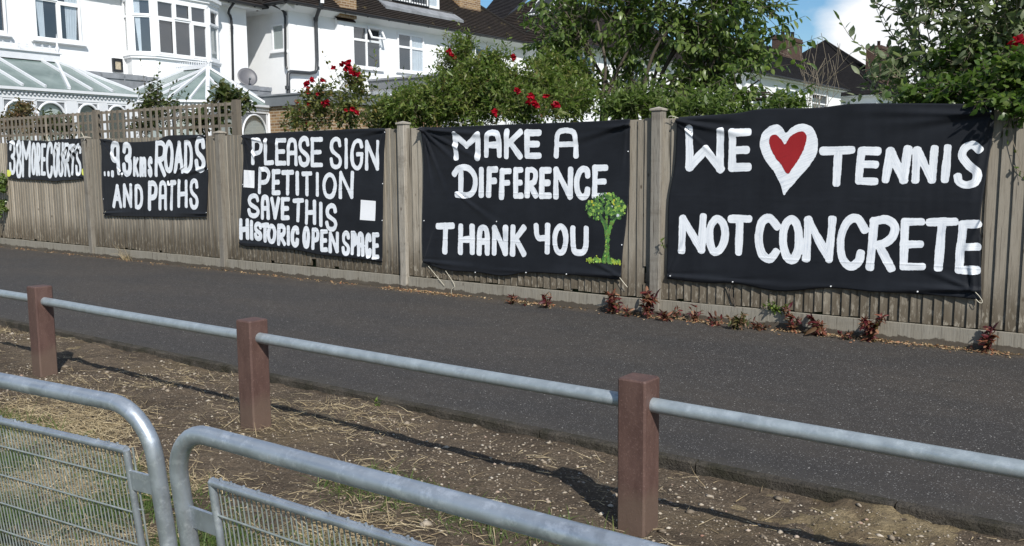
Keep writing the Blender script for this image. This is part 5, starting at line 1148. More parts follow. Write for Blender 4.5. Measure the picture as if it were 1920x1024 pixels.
# --- house 2 (middle)
F2 = Fr(on_x(543, 100, -21.5), vp_yaw(2225))
h2 = F2.empty('white_house'); tag(h2, 'long white rendered house with black drainpipes, dormer window and brown tiled roof', 'house')
Z2 = 6.0; XE = 12.0
m = MB(); m.box(.0, XE, 0, 8, GZ-.1, Z2); m.box(1.79, 2.46, -.16, 0, GZ, 5.86); m.build('wall', 'white_render', h2)
m = MB(); c0 = F2.at(626, 28, -.2); m.add([(1.72, -.20, 5.84), (2.52, -.20, 5.84), (2.52, 0, 5.99), (1.72, 0, 5.99), (1.72, -.20, 5.80), (2.52, -.20, 5.80)], [(0, 1, 2, 3), (4, 5, 1, 0)]); m.build('tile_capping', 'red_tiles', h2)
cv = MB()   # coved soffit
for a, b_ in (((-.30, -.30), (XE, -.30)), ): cv.prism([(-.3, -.005, Z2-.13), (-.3, -.30, Z2+.02), (-.3, -.005, Z2+.02)], (XE+.3, 0, 0))
cv.prism([(-.005, -.3, Z2-.13), (-.30, -.3, Z2+.02), (-.005, -.3, Z2+.02)], (0, 8.3, 0)); cv.build('soffit', 'white_render', h2)
# main roof: hipped at the near end
ov = .40; t = math.tan(math.radians(40)); zr0 = Z2+.06; yr = 4.0; hr = (yr+ov)*t; xh = -ov+(yr+ov)
xe = XE+ov; xf = xe-(yr+ov); m = MB(); m.slope([(-ov, -ov, zr0), (xe, -ov, zr0), (xf, yr, zr0+hr), (xh, yr, zr0+hr)]); m.slope([(-ov, -ov, zr0), (xh, yr, zr0+hr), (-ov, 8+ov, zr0)]); m.slope([(xe, -ov, zr0), (xe, 8+ov, zr0), (xf, yr, zr0+hr)]); m.slope([(xf, yr, zr0+hr), (xe, 8+ov, zr0), (-ov, 8+ov, zr0), (xh, yr, zr0+hr)])
rf = m.build('roof', 'brown_tiles', h2)
rz = lambda y: zr0+(y+ov)*t
m = MB(); m.tube([(-ov, -ov, zr0+.02), (xh, yr, zr0+hr+.02)], .08, 8); m.tube([(xh, yr, zr0+hr+.02), (xf, yr, zr0+hr+.02)], .08, 8); m.tube([(xe, -ov, zr0+.02), (xf, yr, zr0+hr+.02)], .07, 8); m.build('ridge_tiles', 'brown_tiles', rf)
gutter(h2, (-.45, -.46, Z2+.06), (XE+.0, -.46, Z2+.06)); gutter(h2, (-.46, 8, Z2+.06), (-.46, -.45, Z2+.06))
def chimney(parent, x0, x1, y0, y1, z0, z1, mat, pots=0):
    m = MB(); m.box(x0, x1, y0, y1, z0, z1-.25); m.box(x0-.04, x1+.04, y0-.04, y1+.04, z1-.25, z1-.12); m.box(x0-.01, x1+.01, y0-.01, y1+.01, z1-.12, z1)
    c = m.build('chimney', mat, parent)
    for i in range(pots):
        m = MB(); x = x0+(x1-x0)*(i+.5)/pots; y = (y0+y1)/2; m.tube([(x, y, z1-.05), (x, y, z1+.1), (x, y, z1+.38), (x, y, z1+.42)], [.13, .11, .10, .13], 12); m.build('chimney_pot', 'red_tiles', c)
    return c
chimney(rf, 1.80, 2.50, -.27, .45, Z2-.1, 8.3, 'stock_brick')
a = F2.at(862, 18, 1.0); b_ = F2.at(901, 18, 1.0); chimney(rf, a[0], b_[0], 1.0, 1.7, 6.6, 9.2, 'stock_brick', 2)
# dormer
dy = .62; p0 = F2.at(710, 20, dy-.05); p1 = F2.at(824, 36, dy-.05); dx0, dx1 = p0[0], p1[0]; dz0 = rz(dy)-.02
m = MB(); m.box(dx0, dx1, dy, 3.6, dz0-.15, dz0+2.1); do = m.build('dormer', 'red_tiles', rf)
m = MB(); m.box(dx0-.1, dx1+.12, dy-.15, 3.7, dz0+2.1, dz0+2.22); m.build('dormer_roof', 'lead_sheet', do)
wd = dx1-dx0
window(do, (dx0+.0, dy-.004, dz0), (1, 0, 0), (0, -1, 0), wd, 2.05, [.20, .50, .80], [], fr=.09, bar=.1, curtain=[(.83, .97, .03, .97, 0.01)], sash=[(1, 0), (2, 0)])
m = MB(); n_ = 15; x0, x1 = dx0+wd*.2, dx0+wd*.8
for i in range(n_): x = x0+(x1-x0)*i/(n_-1); m.box(x-.009, x+.009, dy-.115, dy-.097, dz0+.02, dz0+1.05)
m.box(x0, x1, dy-.12, dy-.09, dz0+1.05, dz0+1.09); m.box(x0, x1, dy-.118, dy-.092, dz0+.0, dz0+.03); m.build('balcony_railing', 'pipe_grey', do)
m = MB(); m.add([(dx0-.15, dy-.02, dz0+.0), (dx1+.75, dy-.02, dz0+.0), (dx1+.75, .06, rz(.06)+.12), (dx0-.15, .06, rz(.06)+.12), (dx0-.15, .06, rz(.06)-.02), (dx1+.75, .06, rz(.06)-.02), (dx1+.75, dy, rz(dy)-.1), (dx0-.15, dy, rz(dy)-.1)], [(0, 3, 2, 1), (3, 4, 5, 2), (2, 5, 6, 1), (0, 7, 4, 3)]); m.build('lead_apron', 'lead_sheet', do)
# windows
def wpx(F, parent, x0, y0, x1, y1, **k):
    a = F.at(x0, y1); c = F.at(x1, y0); w_ = c[0]-a[0]; zt3 = F.at(x0, y0)[2]; return window(parent, (a[0], -.002, a[2]), (1, 0, 0), (0, -1, 0), w_, zt3-a[2], **k)
wa = F2.at(659, 125); wh = F2.at(659, 46)[2]; we = F2.at(712, 60)[0]
window(h2, (wa[0], -.002, wa[2]), (1, 0, 0), (0, -1, 0), we-wa[0], wh-wa[2], [.5], [.66], sill=.08, open_cell=(1, 1), fr=.06, bar=.07)
wa = F2.at(745, 133); wh = F2.at(745, 61)[2]; we = F2.at(793, 70)[0]
window(h2, (wa[0], -.002, wa[2]), (1, 0, 0), (0, -1, 0), we-wa[0], wh-wa[2], [.5], [.64], sill=.08, fr=.06, bar=.07, curtain=[(.55, .95, .03, .95, 0.02)])
wa = F2.at(889, 150); wh = F2.at(889, 88)[2]; we = F2.at(929, 96)[0]
window(h2, (wa[0], -.002, wa[2]), (1, 0, 0), (0, -1, 0), we-wa[0], wh-wa[2], [.5], [.64], sill=.08, fr=.06, bar=.07)
for x, y in ((686, 38), (810, 68)):
    c = F2.at(x, y); m = MB(); m.box(c[0]-.11, c[0]+.11, -.012, 0, c[2]-.07, c[2]+.07)
    for i in range(4): m.box(c[0]-.1, c[0]+.1, -.02, -.012, c[2]-.06+i*.033, c[2]-.045+i*.033)
    m.build('air_vent', 'white_render', h2)
Fs = Fr(on_x(543, 100, -21.5), 0.)   # near side wall of house 2 (world aligned: x towards the viewer)
a = Fs.at(513, 97); b_ = Fs.at(534, 44); q = F2.loc(Fs.o+Fs.ex*a[0]); q2 = F2.loc(Fs.o+Fs.ex*b_[0])
window(h2, (-.002, q[1], a[2]), (0, -1, 0), (-1, 0, 0), q[1]-q2[1], b_[2]-a[2], [], [], sill=.09, fr=.05, blind=(.05, .95, .05, .97))
# pipes on house 2
pq = [F2.loc(Fs.o+Fs.ex*Fs.at(x, y)[0]+np.array([0, 0, Fs.at(x, y)[2]])) for x, y in ((529, 10), (531, 17), (538, 26), (538.5, 60), (539, 122))]
pipe(h2, [(-.40, pq[0][1], Z2+.03)]+[(-.07, p[1], p[2]) for p in pq[1:]]+[(-.07, pq[-1][1]-.05, pq[-1][2]-.12)], .036, 'gutter_black', collars=[(-.07, pq[2][1], pq[2][2])])
P2 = [F2.at(x, y, -.10) for x, y in ((604, -40), (603, 2), (598, 17), (592, 36), (593, 60), (595, 128), (590, 138), (552, 135))]
pts = [V3(P2[0]), V3(P2[1]), V3(P2[2]), V3(P2[3]), V3(P2[4]), V3(P2[5]), V3(P2[6]), V3(P2[7])]; pts = [(p[0], -.48 if i < 2 else (-.3 if i == 2 else -.10), p[2]) for i, p in enumerate(pts)]
fixp = []
for i, (x, y) in enumerate(((604, -40), (603, 6), (598, 19))): v = F2.at(x, y, -.52 if i < 2 else -.34); fixp.append(V3(v))
pts = fixp+pts[3:]; lo = F2.at(541, 142, -.13); pts += [(lo[0]+.05, -.12, lo[2]+.12), (lo[0]-.03, -.13, lo[2]), (lo[0]-.06, -.13, GZ)]
pipe(h2, pts, .055, 'pipe_grey', collars=[pts[3], (pts[-1][0], -.13, lo[2]-.35), (pts[-1][0], -.13, lo[2]-.7), pts[5]])
m = MB(); c = F2.at(604, 6, -.52); m.tube([(c[0], c[1], c[2]), (c[0], c[1], c[2]+.6)], .062, 10); m.build('vent_pipe', 'upvc', h2)

# --- flat-roofed brick extension behind the roses and a white lean-to extension
fe = on_x(616, 170, -17.0); ext = empty('brick_extension', (-17.0, float(fe[1]), 0)); tag(ext, 'low flat-roofed yellow brick extension with grey fascia behind the roses', 'extension')
zf = float(fe[2]); m = MB(); m.box(-4.6, 0, 0, 4.2, GZ-.1, zf-.28); m.build('wall', 'stock_brick', ext)
m = MB(); m.box(-4.6, .08, -.08, 4.3, zf-.30, zf-.04); m.build('fascia', 'fascia_grey', ext)
m = MB(); m.box(-4.6, .11, -.11, 4.33, zf-.04, zf); m.build('roof', 'lead_sheet', ext)
e2 = on_x(697, 152, -21.5); ex2 = empty('white_extension', (-21.5, float(e2[1]), 0)); tag(ex2, 'white side extension with deep grey fascia running out from the long house', 'extension')
zf = float(e2[2])+.04; m = MB(); m.box(0, 4.3, 0, 3.2, GZ-.1, zf-.3); m.build('wall', 'white_render', ex2)
m = MB(); m.box(-.0, 4.45, -.14, 3.3, zf-.32, zf-.06); m.build('fascia', 'fascia_grey', ex2); m = MB(); m.box(-.0, 4.5, -.19, 3.35, zf-.06, zf); m.build('roof', 'lead_sheet', ex2)
window(ex2, (.8, -.002, zf-1.5), (1, 0, 0), (0, -1, 0), 1.1, 1.0, [.5], [], fr=.06); window(ex2, (2.6, -.002, zf-1.5), (1, 0, 0), (0, -1, 0), 1.1, 1.0, [.5], [], fr=.06)

# --- house 3: projecting wing behind the cherry tree
Y3 = 30.05; h3 = empty('white_house', (-20.07, Y3, 0), math.pi/2); tag(h3, 'white house wing with black corner downpipe and skylights, half hidden by the leafy tree', 'house')
# local x along +Y, local y into -X
m = MB(); m.box(0, 13, 0, 4.2, GZ-.1, 6.0); m.build('wall', 'white_render', h3)
W3 = Fr((-20.07, Y3), 0.); a = W3.at(1009, 141); b_ = W3.at(1031, 107)
window(h3, (-.002, -a[0], a[2]), (0, -1, 0), (-1, 0, 0), b_[0]-a[0], b_[2]-a[2], [], [], fr=.06)
window(h3, (1.4, -.002, 4.3), (1, 0, 0), (0, -1, 0), 1.6, 1.4, [.5], [.66], sill=.08); window(h3, (5.4, -.002, 4.3), (1, 0, 0), (0, -1, 0), 1.6, 1.4, [.5], [.66], sill=.08); window(h3, (1.4, -.002, 1.6), (1, 0, 0), (0, -1, 0), 1.8, 1.3, [.5], [.66], sill=.08)
r3, hh = hip_roof(h3, 0, 13, 0, 4.2, 6.06, math.radians(42), 'brown_tiles', over=.4)
pipe(h3, [(-.06, -.06, GZ), (-.06, -.06, 5.6), (-.25, -.25, 5.9), (-.4, -.4, 6.0)], .036)
gutter(h3, (-.44, -.46, 6.06), (13.4, -.46, 6.06)); gutter(h3, (-.46, 4.5, 6.06), (-.46, -.44, 6.06))
m = MB(); m.box(-.3, 13.3, -.3, 4.5, 5.96, 6.03); m.build('soffit', 'upvc', h3)
# cross roof with a dark barge board, and skylights
w3 = lambda p: (float(p[1])-Y3, -(float(p[0])+20.07), float(p[2]))
q = [on_x(884, 50, -23.2), on_x(934, 48, -23.2), on_x(992, -6, -24.6), on_x(930, -6, -24.6), on_x(896, 24, -23.9)]
m = MB(); P_ = [Vector(w3(p)) for p in q]; m.slope(P_[:3]+[P_[3]], .05); m.build('cross_roof', 'dark_tiles', h3)
m = MB(); m.beam(P_[1]+Vector((.03, -.02, .02)), P_[2]+Vector((.03, -.02, .02)), .08, .24, (0, -1, 1)); m.build('barge_board', 'gutter_black', h3)
for (xa, ya_), (xb, yb_) in (((1003, 32), (1017, 15)), ((1018, 26), (1032, 9))):
    a, b_ = W3.atz(xa, ya_, 0), 0
    t3 = math.tan(math.radians(42)); lo_ = 0.; 
    for yy in np.arange(-.4, 6, .02):
        p = W3.at(xa, ya_, yy)
        if p[2] <= 6.06+(yy+.4)*t3+.05: break
    p = (yy, -p[0], p[2]+.06); m = MB(); m.prism([(p[0], p[1]-.35, p[2]), (p[0], p[1]+.35, p[2]), (p[0]+.75, p[1]+.35, p[2]+.75*t3), (p[0]+.75, p[1]-.35, p[2]+.75*t3)], (-.04, 0, .05)); sk = m.build('skylight', 'upvc', h3)
    m = MB(); m.prism([(p[0]+.05, p[1]-.29, p[2]+.05*t3), (p[0]+.05, p[1]+.29, p[2]+.05*t3), (p[0]+.69, p[1]+.29, p[2]+.69*t3), (p[0]+.69, p[1]-.29, p[2]+.69*t3)], (-.05, 0, .06)); m.build('pane', 'gutter_black', sk)

# --- far houses on the right
def far_house(label, X, ya, yb, ze, h_extra, mat='dark_tiles', wins=(), depth=8, pitch=44):
    o = empty('white_house', (X, ya, 0), math.pi/2); tag(o, label, 'house'); w_ = yb-ya
    m = MB(); m.box(0, w_, 0, depth, GZ-.1, ze); m.build('wall', 'white_render', o)
    hip_roof(o, 0, w_, 0, depth, ze+.06, math.radians(pitch), mat, over=.4); gutter(o, (-.45, -.46, ze+.06), (w_+.45, -.46, ze+.06))
    m = MB(); m.box(-.3, w_+.3, -.3, depth+.3, ze-.06, ze+.02); m.build('soffit', 'upvc', o)
    for a, b_, z0, z1, k in wins: window(o, (a, -.002, z0), (1, 0, 0), (0, -1, 0), b_-a, z1-z0, [i/k for i in range(1, k)], [.62], sill=.08, fr=.08, bar=.08)
    return o
yb = on_x(1577, 172, -18)[1]; ya = yb-15.5
wl = []
for x0, x1, y0, y1, k in ((1452, 1490, 163, 222, 2), (1521, 1549, 174, 226, 2), (1410, 1432, 160, 215, 2)):
    a = on_x(x0, y0, -18); b_ = on_x(x1, y1, -18); wl.append((a[1]-ya, b_[1]-ya, b_[2], a[2], k))
h4 = far_house('distant white house with black hipped slate roof seen over the last banner', -18, float(ya), float(yb), 5.75, 0, wins=wl, depth=5, pitch=38)
c = on_x(1463, 100, -20); chimney(h4, float(c[1]-ya)-.1, float(on_x(1498, 100, -20)[1]-ya), 1.8, 2.5, 6.2, float(on_x(1480, 70, -20)[2]), 'red_brick', 2)
h5 = far_house('farthest white house with a tall dark pyramid roof against the sky', -16.2, 61.2, 71.2, 5.5, 0, depth=10, pitch=38, wins=((1, 2.4, 3.6, 4.9, 2),))
c = on_x(1640, 120, -17.5); c2 = on_x(1690, 120, -17.5); chimney(h5, float(c[1])-61.2, float(c2[1])-61.2, .9, 1.9, 5.0, float(on_x(1660, 92, -17.5)[2]), 'red_brick', 3)

# ------------------------------------------------------------------ planting behind the fence
def B(px, py, Y, r, rz=None, ry=None):
    p = on_y(px, py, Y); return (float(p[0]), float(p[1]), float(p[2]), r, ry or r*.8, rz or r)
def bush(name, label, cat, base, group=None):
    o = empty(name, (0, 0, 0)); tag(o, label, cat, group); return o
cherry = bush('leafy_tree', 'broad leafy dark green tree overhanging the fence between banners', 'tree', 0)
CB = [B(1080, 60, 10.4, .62), B(1180, -10, 10.6, .75), B(1290, 60, 10.3, .7), B(1385, 40, 10.2, .6), B(1180, 110, 10.4, .6), B(1330, 140, 10.2, .55), B(1240, 170, 10.0, .45, .3), B(1420, 110, 10.1, .38), B(1060, 10, 10.8, .5), B(1300, -80, 10.4, .8), B(1150, -110, 10.8, .8), B(1430, -40, 10.2, .45), B(1160, 190, 9.6, .3, .25), B(1370, 190, 9.4, .38, .22), B(1270, 200, 9.3, .35, .2), B(1060, 150, 10.5, .28), B(1010, 60, 10.6, .22), B(1445, 185, 9.4, .3, .2)]
cb = on_y(1200, 240, 10.5)
shrub(cherry, CB, 2600, 9, .092, .46, 'cherry_leaf', 'bark', 'oval', (.16, .36), .75, ((float(cb[0]), 10.5, GZ), .07, 1.5), -.1, 3, .003, .0)
# a few long outer shoots against the sky
def shoots(root, specs, Ln, ratio, mat, shape='oval', seed=1, r_=.006, twig='bark', gap=.055, droop=.25):
    r = np.random.default_rng(seed); m = MB(); LP = []; LD = []; rv = []
    for pts, Y in specs:
        P = catmull([np.array(on_y(x, y, Y)) for x, y in pts], False, 12); m = MB(); m.tube([Vector(p) for p in P], [r_*(1-.75*i/len(P)) for i in range(len(P))], 5); m.build('shoot', twig, root)
        L_ = np.concatenate([[0], np.cumsum(np.linalg.norm(np.diff(P, axis=0), axis=1))]); k = max(3, int(L_[-1]/gap)); t = np.linspace(.12, 1, k)*L_[-1]
        for i, q in enumerate(t):
            p = np.array([np.interp(q, L_, P[:, j]) for j in range(3)]); p2 = np.array([np.interp(min(q+.02, L_[-1]), L_, P[:, j])-np.interp(q-.02, L_, P[:, j]) for j in range(3)]); d = p2/np.linalg.norm(p2)
            s = np.cross(d, r.normal(size=3)); s /= np.linalg.norm(s); LP.append(p); LD.append(d*.5+s*.9*(i < k-1)+np.array([0, 0, -droop])); rv.append(r.random())
    leaves('shoot_leaves', np.array(LP), np.array(LD), Ln*np.exp(r.normal(0, .2, len(LP))), ratio, mat, root, shape, r=r, rv=np.array(rv))
shoots(cherry, [([(1430, 110), (1480, 90), (1540, 68)], 10), ([(1420, 60), (1470, 45), (1510, 30)], 10), ([(1400, 20), (1450, -5), (1500, -30)], 10.1), ([(1400, 150), (1460, 125), (1520, 118)], 9.8), ([(1410, 90), (1460, 62), (1495, 65)], 10), ([(1050, 60), (1010, 75), (985, 95)], 10.6), ([(1000, 115), (1035, 90), (1090, 80)], 10.6), ([(1400, 170), (1450, 185), (1490, 190)], 9.2), ([(1440, 30), (1470, 10), (1490, 20)], 10.), ([(1390, -20), (1440, 20), (1470, 50)], 10.)], .105, .44, 'cherry_leaf', seed=5, droop=.5)
m = MB()
for pts in ([(1128, 235), (1130, 180), (1135, 120), (1120, 40)], [(1135, 240), (1142, 170), (1180, 90)], [(1210, 240), (1205, 180), (1230, 90), (1290, 20)], [(1330, 240), (1320, 170), (1350, 90)]):
    P = catmull([np.array(on_y(x, y, 10.1)) for x, y in pts], False, 8); m.tube([Vector(p) for p in P], [.032*(1-.6*i/len(P)) for i in range(len(P))], 7)
m.build('trunk', 'bark', cherry)
# mixed hedge: several shrubs
def hb(label, blobs, n, Ln, ratio, mat, seed, group='shrubs behind the fence', **k):
    o = bush('garden_shrub', label, 'shrub', 0, group); shrub(o, blobs, n, 7, Ln, ratio, mat, 'twig_green', 'kite', (.08, .22), .05, None, -.3, seed, .0018, .55, **k); return o
H = hb('dense fine-leaved green shrub with upright tips left of the middle post', [B(750, 215, 8.9, .35, .25), B(800, 205, 8.9, .42, .3), B(720, 225, 8.8, .25, .18), B(770, 190, 9.1, .25, .2), B(840, 190, 9.0, .4, .32)], 1250, .074, .36, 'hedge_leaf', 11)
shoots(H, [([(716, 235), (712, 190), (706, 150), (702, 102)], 8.8), ([(760, 210), (758, 160), (757, 135)], 9), ([(690, 235), (692, 200), (688, 170)], 8.7), ([(725, 215), (724, 180), (727, 150)], 8.9)], .07, .3, 'hedge_leaf', 'kite', 12, .005, 'twig_green', .035, -.3)
H = hb('tall yellow-green shrub with a pointed top and red roses below', [B(880, 150, 9.3, .42, .42), B(900, 190, 9.2, .5, .35), B(860, 120, 9.4, .22, .3), B(880, 90, 9.5, .16, .25), B(950, 180, 9.2, .4, .3), B(920, 130, 9.4, .3, .3), B(835, 145, 9.3, .2, .25)], 1750, .074, .38, 'hedge_leaf', 13)
shoots(H, [([(880, 100), (884, 75), (876, 62)], 9.5), ([(845, 120), (842, 92), (836, 62)], 9.3), ([(905, 110), (912, 85), (908, 80)], 9.5), ([(935, 120), (940, 90), (948, 70)], 9.5), ([(860, 90), (868, 78), (862, 70)], 9.5)], .06, .36, 'hedge_leaf', 'kite', 14, .004, 'twig_green', .035, -.2)
H = hb('low bushy shrub with bronze young leaves under the leafy tree', [B(1010, 175, 9.5, .4, .28), B(1060, 185, 9.4, .38, .25), B(1030, 140, 9.8, .28, .25), B(990, 205, 9.0, .35, .18), B(1090, 205, 9.0, .3, .18), B(1075, 150, 9.9, .25, .22)], 1150, .074, .38, 'hedge_leaf', 15)
H = hb('small glossy shrub peeping over the fence beside the tallest post', [B(1170, 205, 8.7, .28, .16), B(1210, 200, 8.8, .25, .18), B(1300, 208, 8.7, .3, .1), B(1390, 208, 8.6, .35, .09), B(1460, 200, 8.6, .25, .1)], 380, .075, .48, 'cherry_leaf', 16)
# climbers in the trellis
def climb(label, blobs, n, mat, seed, Ln=.06, ratio=.55, specs=(), tw='bark'):
    o = bush('climbing_plant', label, 'plant', 0, 'climbing plants on the trellis'); shrub(o, blobs, n, 6, Ln, ratio, mat, tw, 'oval', (.07, .18), .2, None, -.3, seed, .002, .3)
    if specs: shoots(o, specs, Ln, ratio, mat, 'oval', seed+1, .005, tw, .06, .05)
    return o
climb('bronze and green climber growing over the left end of the trellis', [B(40, 225, 7.95, .32, .22, .14), B(15, 235, 7.9, .28, .2, .14), B(80, 240, 7.85, .25, .16, .12), B(45, 208, 8.0, .22, .12, .12)], 330, 'autumn_climber_leaf', 21)
climb('sparse green climber at the first trellis post', [B(100, 232, 7.85, .22, .18, .12), B(125, 240, 7.8, .2, .16, .1)], 120, 'climber_leaf', 23)
climb('green climber with tall thin shoots rising through the trellis', [B(285, 200, 7.9, .28, .24, .14), B(310, 215, 7.9, .32, .22, .14), B(270, 235, 7.85, .22, .16, .12), B(335, 225, 7.85, .28, .16, .12), B(295, 180, 7.95, .15, .18, .12)], 330, 'climber_leaf', 25,
      specs=[([(275, 200), (270, 150), (264, 116)], 7.9), ([(295, 200), (296, 150), (299, 122)], 7.9), ([(310, 200), (320, 165), (335, 152)], 7.9), ([(320, 205), (338, 180), (348, 165)], 7.95), ([(285, 190), (282, 165), (288, 145)], 7.9), ([(260, 200), (245, 190), (230, 186)], 7.85), ([(325, 215), (345, 200), (352, 180)], 7.85)])
climb('glossy broad-leaved climber at the trellis end post', [B(385, 225, 7.85, .3, .14, .12), B(410, 215, 7.9, .25, .15, .12), B(430, 190, 7.95, .2, .14, .12), B(455, 205, 7.95, .16, .24, .1), B(415, 180, 7.95, .14, .1, .1)], 230, 'climber_leaf', 27, .085, .5)
ivy = bush('ivy_plant', 'dark ivy hanging over the fence at the left edge', 'plant', 0); shrub(ivy, [B(1, 345, 7.45, .10, .17, .05), B(2, 385, 7.45, .09, .13, .05)], 60, 6, .06, .7, 'cherry_leaf', 'bark', 'oval', (.04, .1), .4, None, -.6, 29, .002, .1)

# roses
def bloom(root, p, R=.04, seed=0):
    r = np.random.default_rng(seed); n = 16; D = unit(r.normal(size=(n, 3))+np.array([.3, -.3, .55])); P = np.tile(np.asarray(p), (n, 1))-D*R*.15
    leaves('bloom', P, D, R*r.uniform(.8, 1.35, n), 1.0, 'petal_red', root, 'oval', r=r, cup=2.5)
rose = bush('rose_bush', 'tall straggling rose bush with red flowers in front of the brick extension', 'rose bush', 0)
shrub(rose, [B(600, 215, 8.5, .42, .22), B(650, 205, 8.6, .45, .26), B(560, 225, 8.4, .2, .16), B(660, 150, 8.9, .22, .16), B(690, 220, 8.5, .25, .18), B(600, 185, 8.6, .25, .16), B(670, 170, 8.8, .2, .2)], 620, 6, .055, .58, 'rose_leaf', 'twig_green', 'oval', (.08, .2), .1, None, -.28, 31, .0022, .4)
shoots(rose, [([(650, 215), (632, 170), (618, 130), (606, 100)], 8.7), ([(650, 215), (655, 170), (650, 125)], 8.8), ([(600, 220), (590, 185), (578, 160)], 8.5), ([(605, 220), (610, 185), (605, 155)], 8.5), ([(640, 160), (628, 130), (620, 118)], 8.75), ([(655, 200), (668, 160), (668, 140)], 8.8), ([(670, 215), (640, 160), (625, 128)], 8.8), ([(575, 225), (560, 200), (556, 192)], 8.4), ([(600, 190), (595, 160), (604, 150)], 8.6)], .055, .55, 'rose_leaf', 'oval', 33, .004, 'twig_green', .06, .05)
for i, (x, y, R) in enumerate([(625, 128, 1), (645, 120, 1), (652, 124, 1), (656, 131, 1), (640, 122, .8), (655, 117, .9), (662, 138, 1), (668, 139, .9), (648, 130, .9), (574, 160, 1.1), (577, 156, .9), (585, 151, 1.0), (605, 151, 1), (578, 165, .8), (557, 192, .8), (577, 174, .9), (565, 209, 1), (579, 197, .9), (607, 196, 1.1), (614, 192, 1.1), (661, 206, 1), (670, 213, 1), (576, 232, 1.1), (604, 207, .0), (550, 210, .9), (649, 207, .6), (596, 176, .7), (672, 140, .8)]):
    if R: p = on_y(x, y, 8.45 if y > 150 else 8.72); bloom(rose, p, .050*R, 100+i)
rose2 = bush('rose_bush', 'red rose stems flowering through the yellow-green shrub', 'rose bush', 0)
shoots(rose2, [([(930, 235), (928, 220), (926, 212)], 8.75), ([(1000, 225), (998, 205), (995, 190)], 8.7), ([(1040, 225), (1045, 210), (1043, 196)], 8.7), ([(980, 220), (972, 190), (968, 170)], 8.8), ([(970, 180), (966, 140), (962, 108)], 9.2), ([(850, 150), (846, 115), (842, 99)], 9.2), ([(1015, 225), (1022, 205), (1022, 185)], 8.7)], .055, .55, 'rose_leaf', 'oval', 35, .004, 'twig_green', .07, .05)
for i, (x, y, R) in enumerate([(927, 211, 1.1), (996, 180, 1), (1000, 195, 1.1), (1006, 199, .9), (994, 183, .8), (1024, 181, .9), (1044, 198, 1.1), (1038, 199, .8), (968, 168, .8), (972, 171, .8), (963, 108, .9), (842, 98, 1.1), (847, 103, .7), (852, 108, .7), (990, 194, .9)]):
    p = on_y(x, y, 9.1 if y < 120 else 8.6); bloom(rose2, p, .048*R, 200+i)
# grey-leaved shrub and ivy on the right
wil = bush('grey_leaved_shrub', 'large grey-green leaved shrub reaching above the right end of the fence', 'shrub', 0)
WB = [B(1760, 60, 8.6, .4), B(1830, 20, 8.5, .5), B(1900, 70, 8.4, .5), B(1700, 110, 8.7, .26), B(1790, 130, 8.4, .35, .22), B(1870, 140, 8.3, .35, .2), B(1960, 0, 8.5, .6), B(1780, -60, 8.7, .5), B(1890, -80, 8.6, .6), B(1670, 150, 8.5, .2, .16), B(1720, 165, 8.3, .26, .12), B(1690, 30, 8.8, .16, .3)]
wb = on_y(1830, 240, 8.6); shrub(wil, WB, 900, 8, .088, .45, 'willow_leaf', 'twig_pale', 'oval', (.14, .34), .0, ((float(wb[0]), 8.6, GZ), .05, 1.3), -.05, 41, .0026, .5)
shoots(wil, [([(1720, 150), (1690, 95), (1655, 30), (1630, -20)], 8.6), ([(1700, 160), (1650, 110), (1600, 75), (1575, 38)], 8.5), ([(1720, 120), (1700, 60), (1680, 0)], 8.7), ([(1680, 170), (1640, 140), (1620, 95)], 8.5), ([(1750, 100), (1735, 40), (1720, -20)], 8.6), ([(1660, 185), (1640, 170), (1612, 140)], 8.4), ([(1700, 90), (1665, 60), (1640, 10)], 8.6), ([(1690, 190), (1655, 175), (1625, 168)], 8.3), ([(1790, 80), (1775, 20), (1765, -30)], 8.5), ([(1850, 90), (1845, 20), (1850, -30)], 8.4), ([(1700, 40), (1705, 0), (1690, -40)], 8.7), ([(1735, 200), (1700, 170), (1665, 150)], 8.3)], .095, .44, 'willow_leaf', 'oval', 43, .006, 'twig_pale', .05, -.05)
ivy2 = bush('ivy_plant', 'bright green ivy spilling over the fence top beside the last banner', 'plant', 0)
shrub(ivy2, [B(1800, 178, 8.0, .35, .13, .25), B(1870, 170, 7.9, .3, .18, .25), B(1915, 150, 7.8, .3, .2, .25), B(1890, 195, 7.5, .13, .06, .08), B(1850, 188, 7.5, .14, .04, .08), B(1910, 205, 7.5, .1, .07, .07), B(1740, 185, 8.0, .25, .09, .2), B(1960, 160, 7.7, .4, .25, .2), B(1820, 120, 8.4, .4, .2)], 760, 6, .058, .72, 'ivy_leaf', 'bark', 'oval', (.06, .16), .3, None, -.4, 45, .002, .2)
shoots(ivy2, [([(1895, 215), (1898, 260), (1912, 300), (1920, 330)], 7.52), ([(1900, 310), (1912, 320), (1925, 325)], 7.53), ([(1880, 200), (1893, 230), (1890, 262)], 7.52), ([(1860, 190), (1835, 190), (1815, 196)], 7.5), ([(1845, 190), (1850, 205), (1858, 215)], 7.49)], .04, .7, 'ivy_leaf', 'oval', 47, .004, 'twig_pale', .16, .2)
bloom(ivy2, on_y(1910, 80, 7.9), .07, 301)
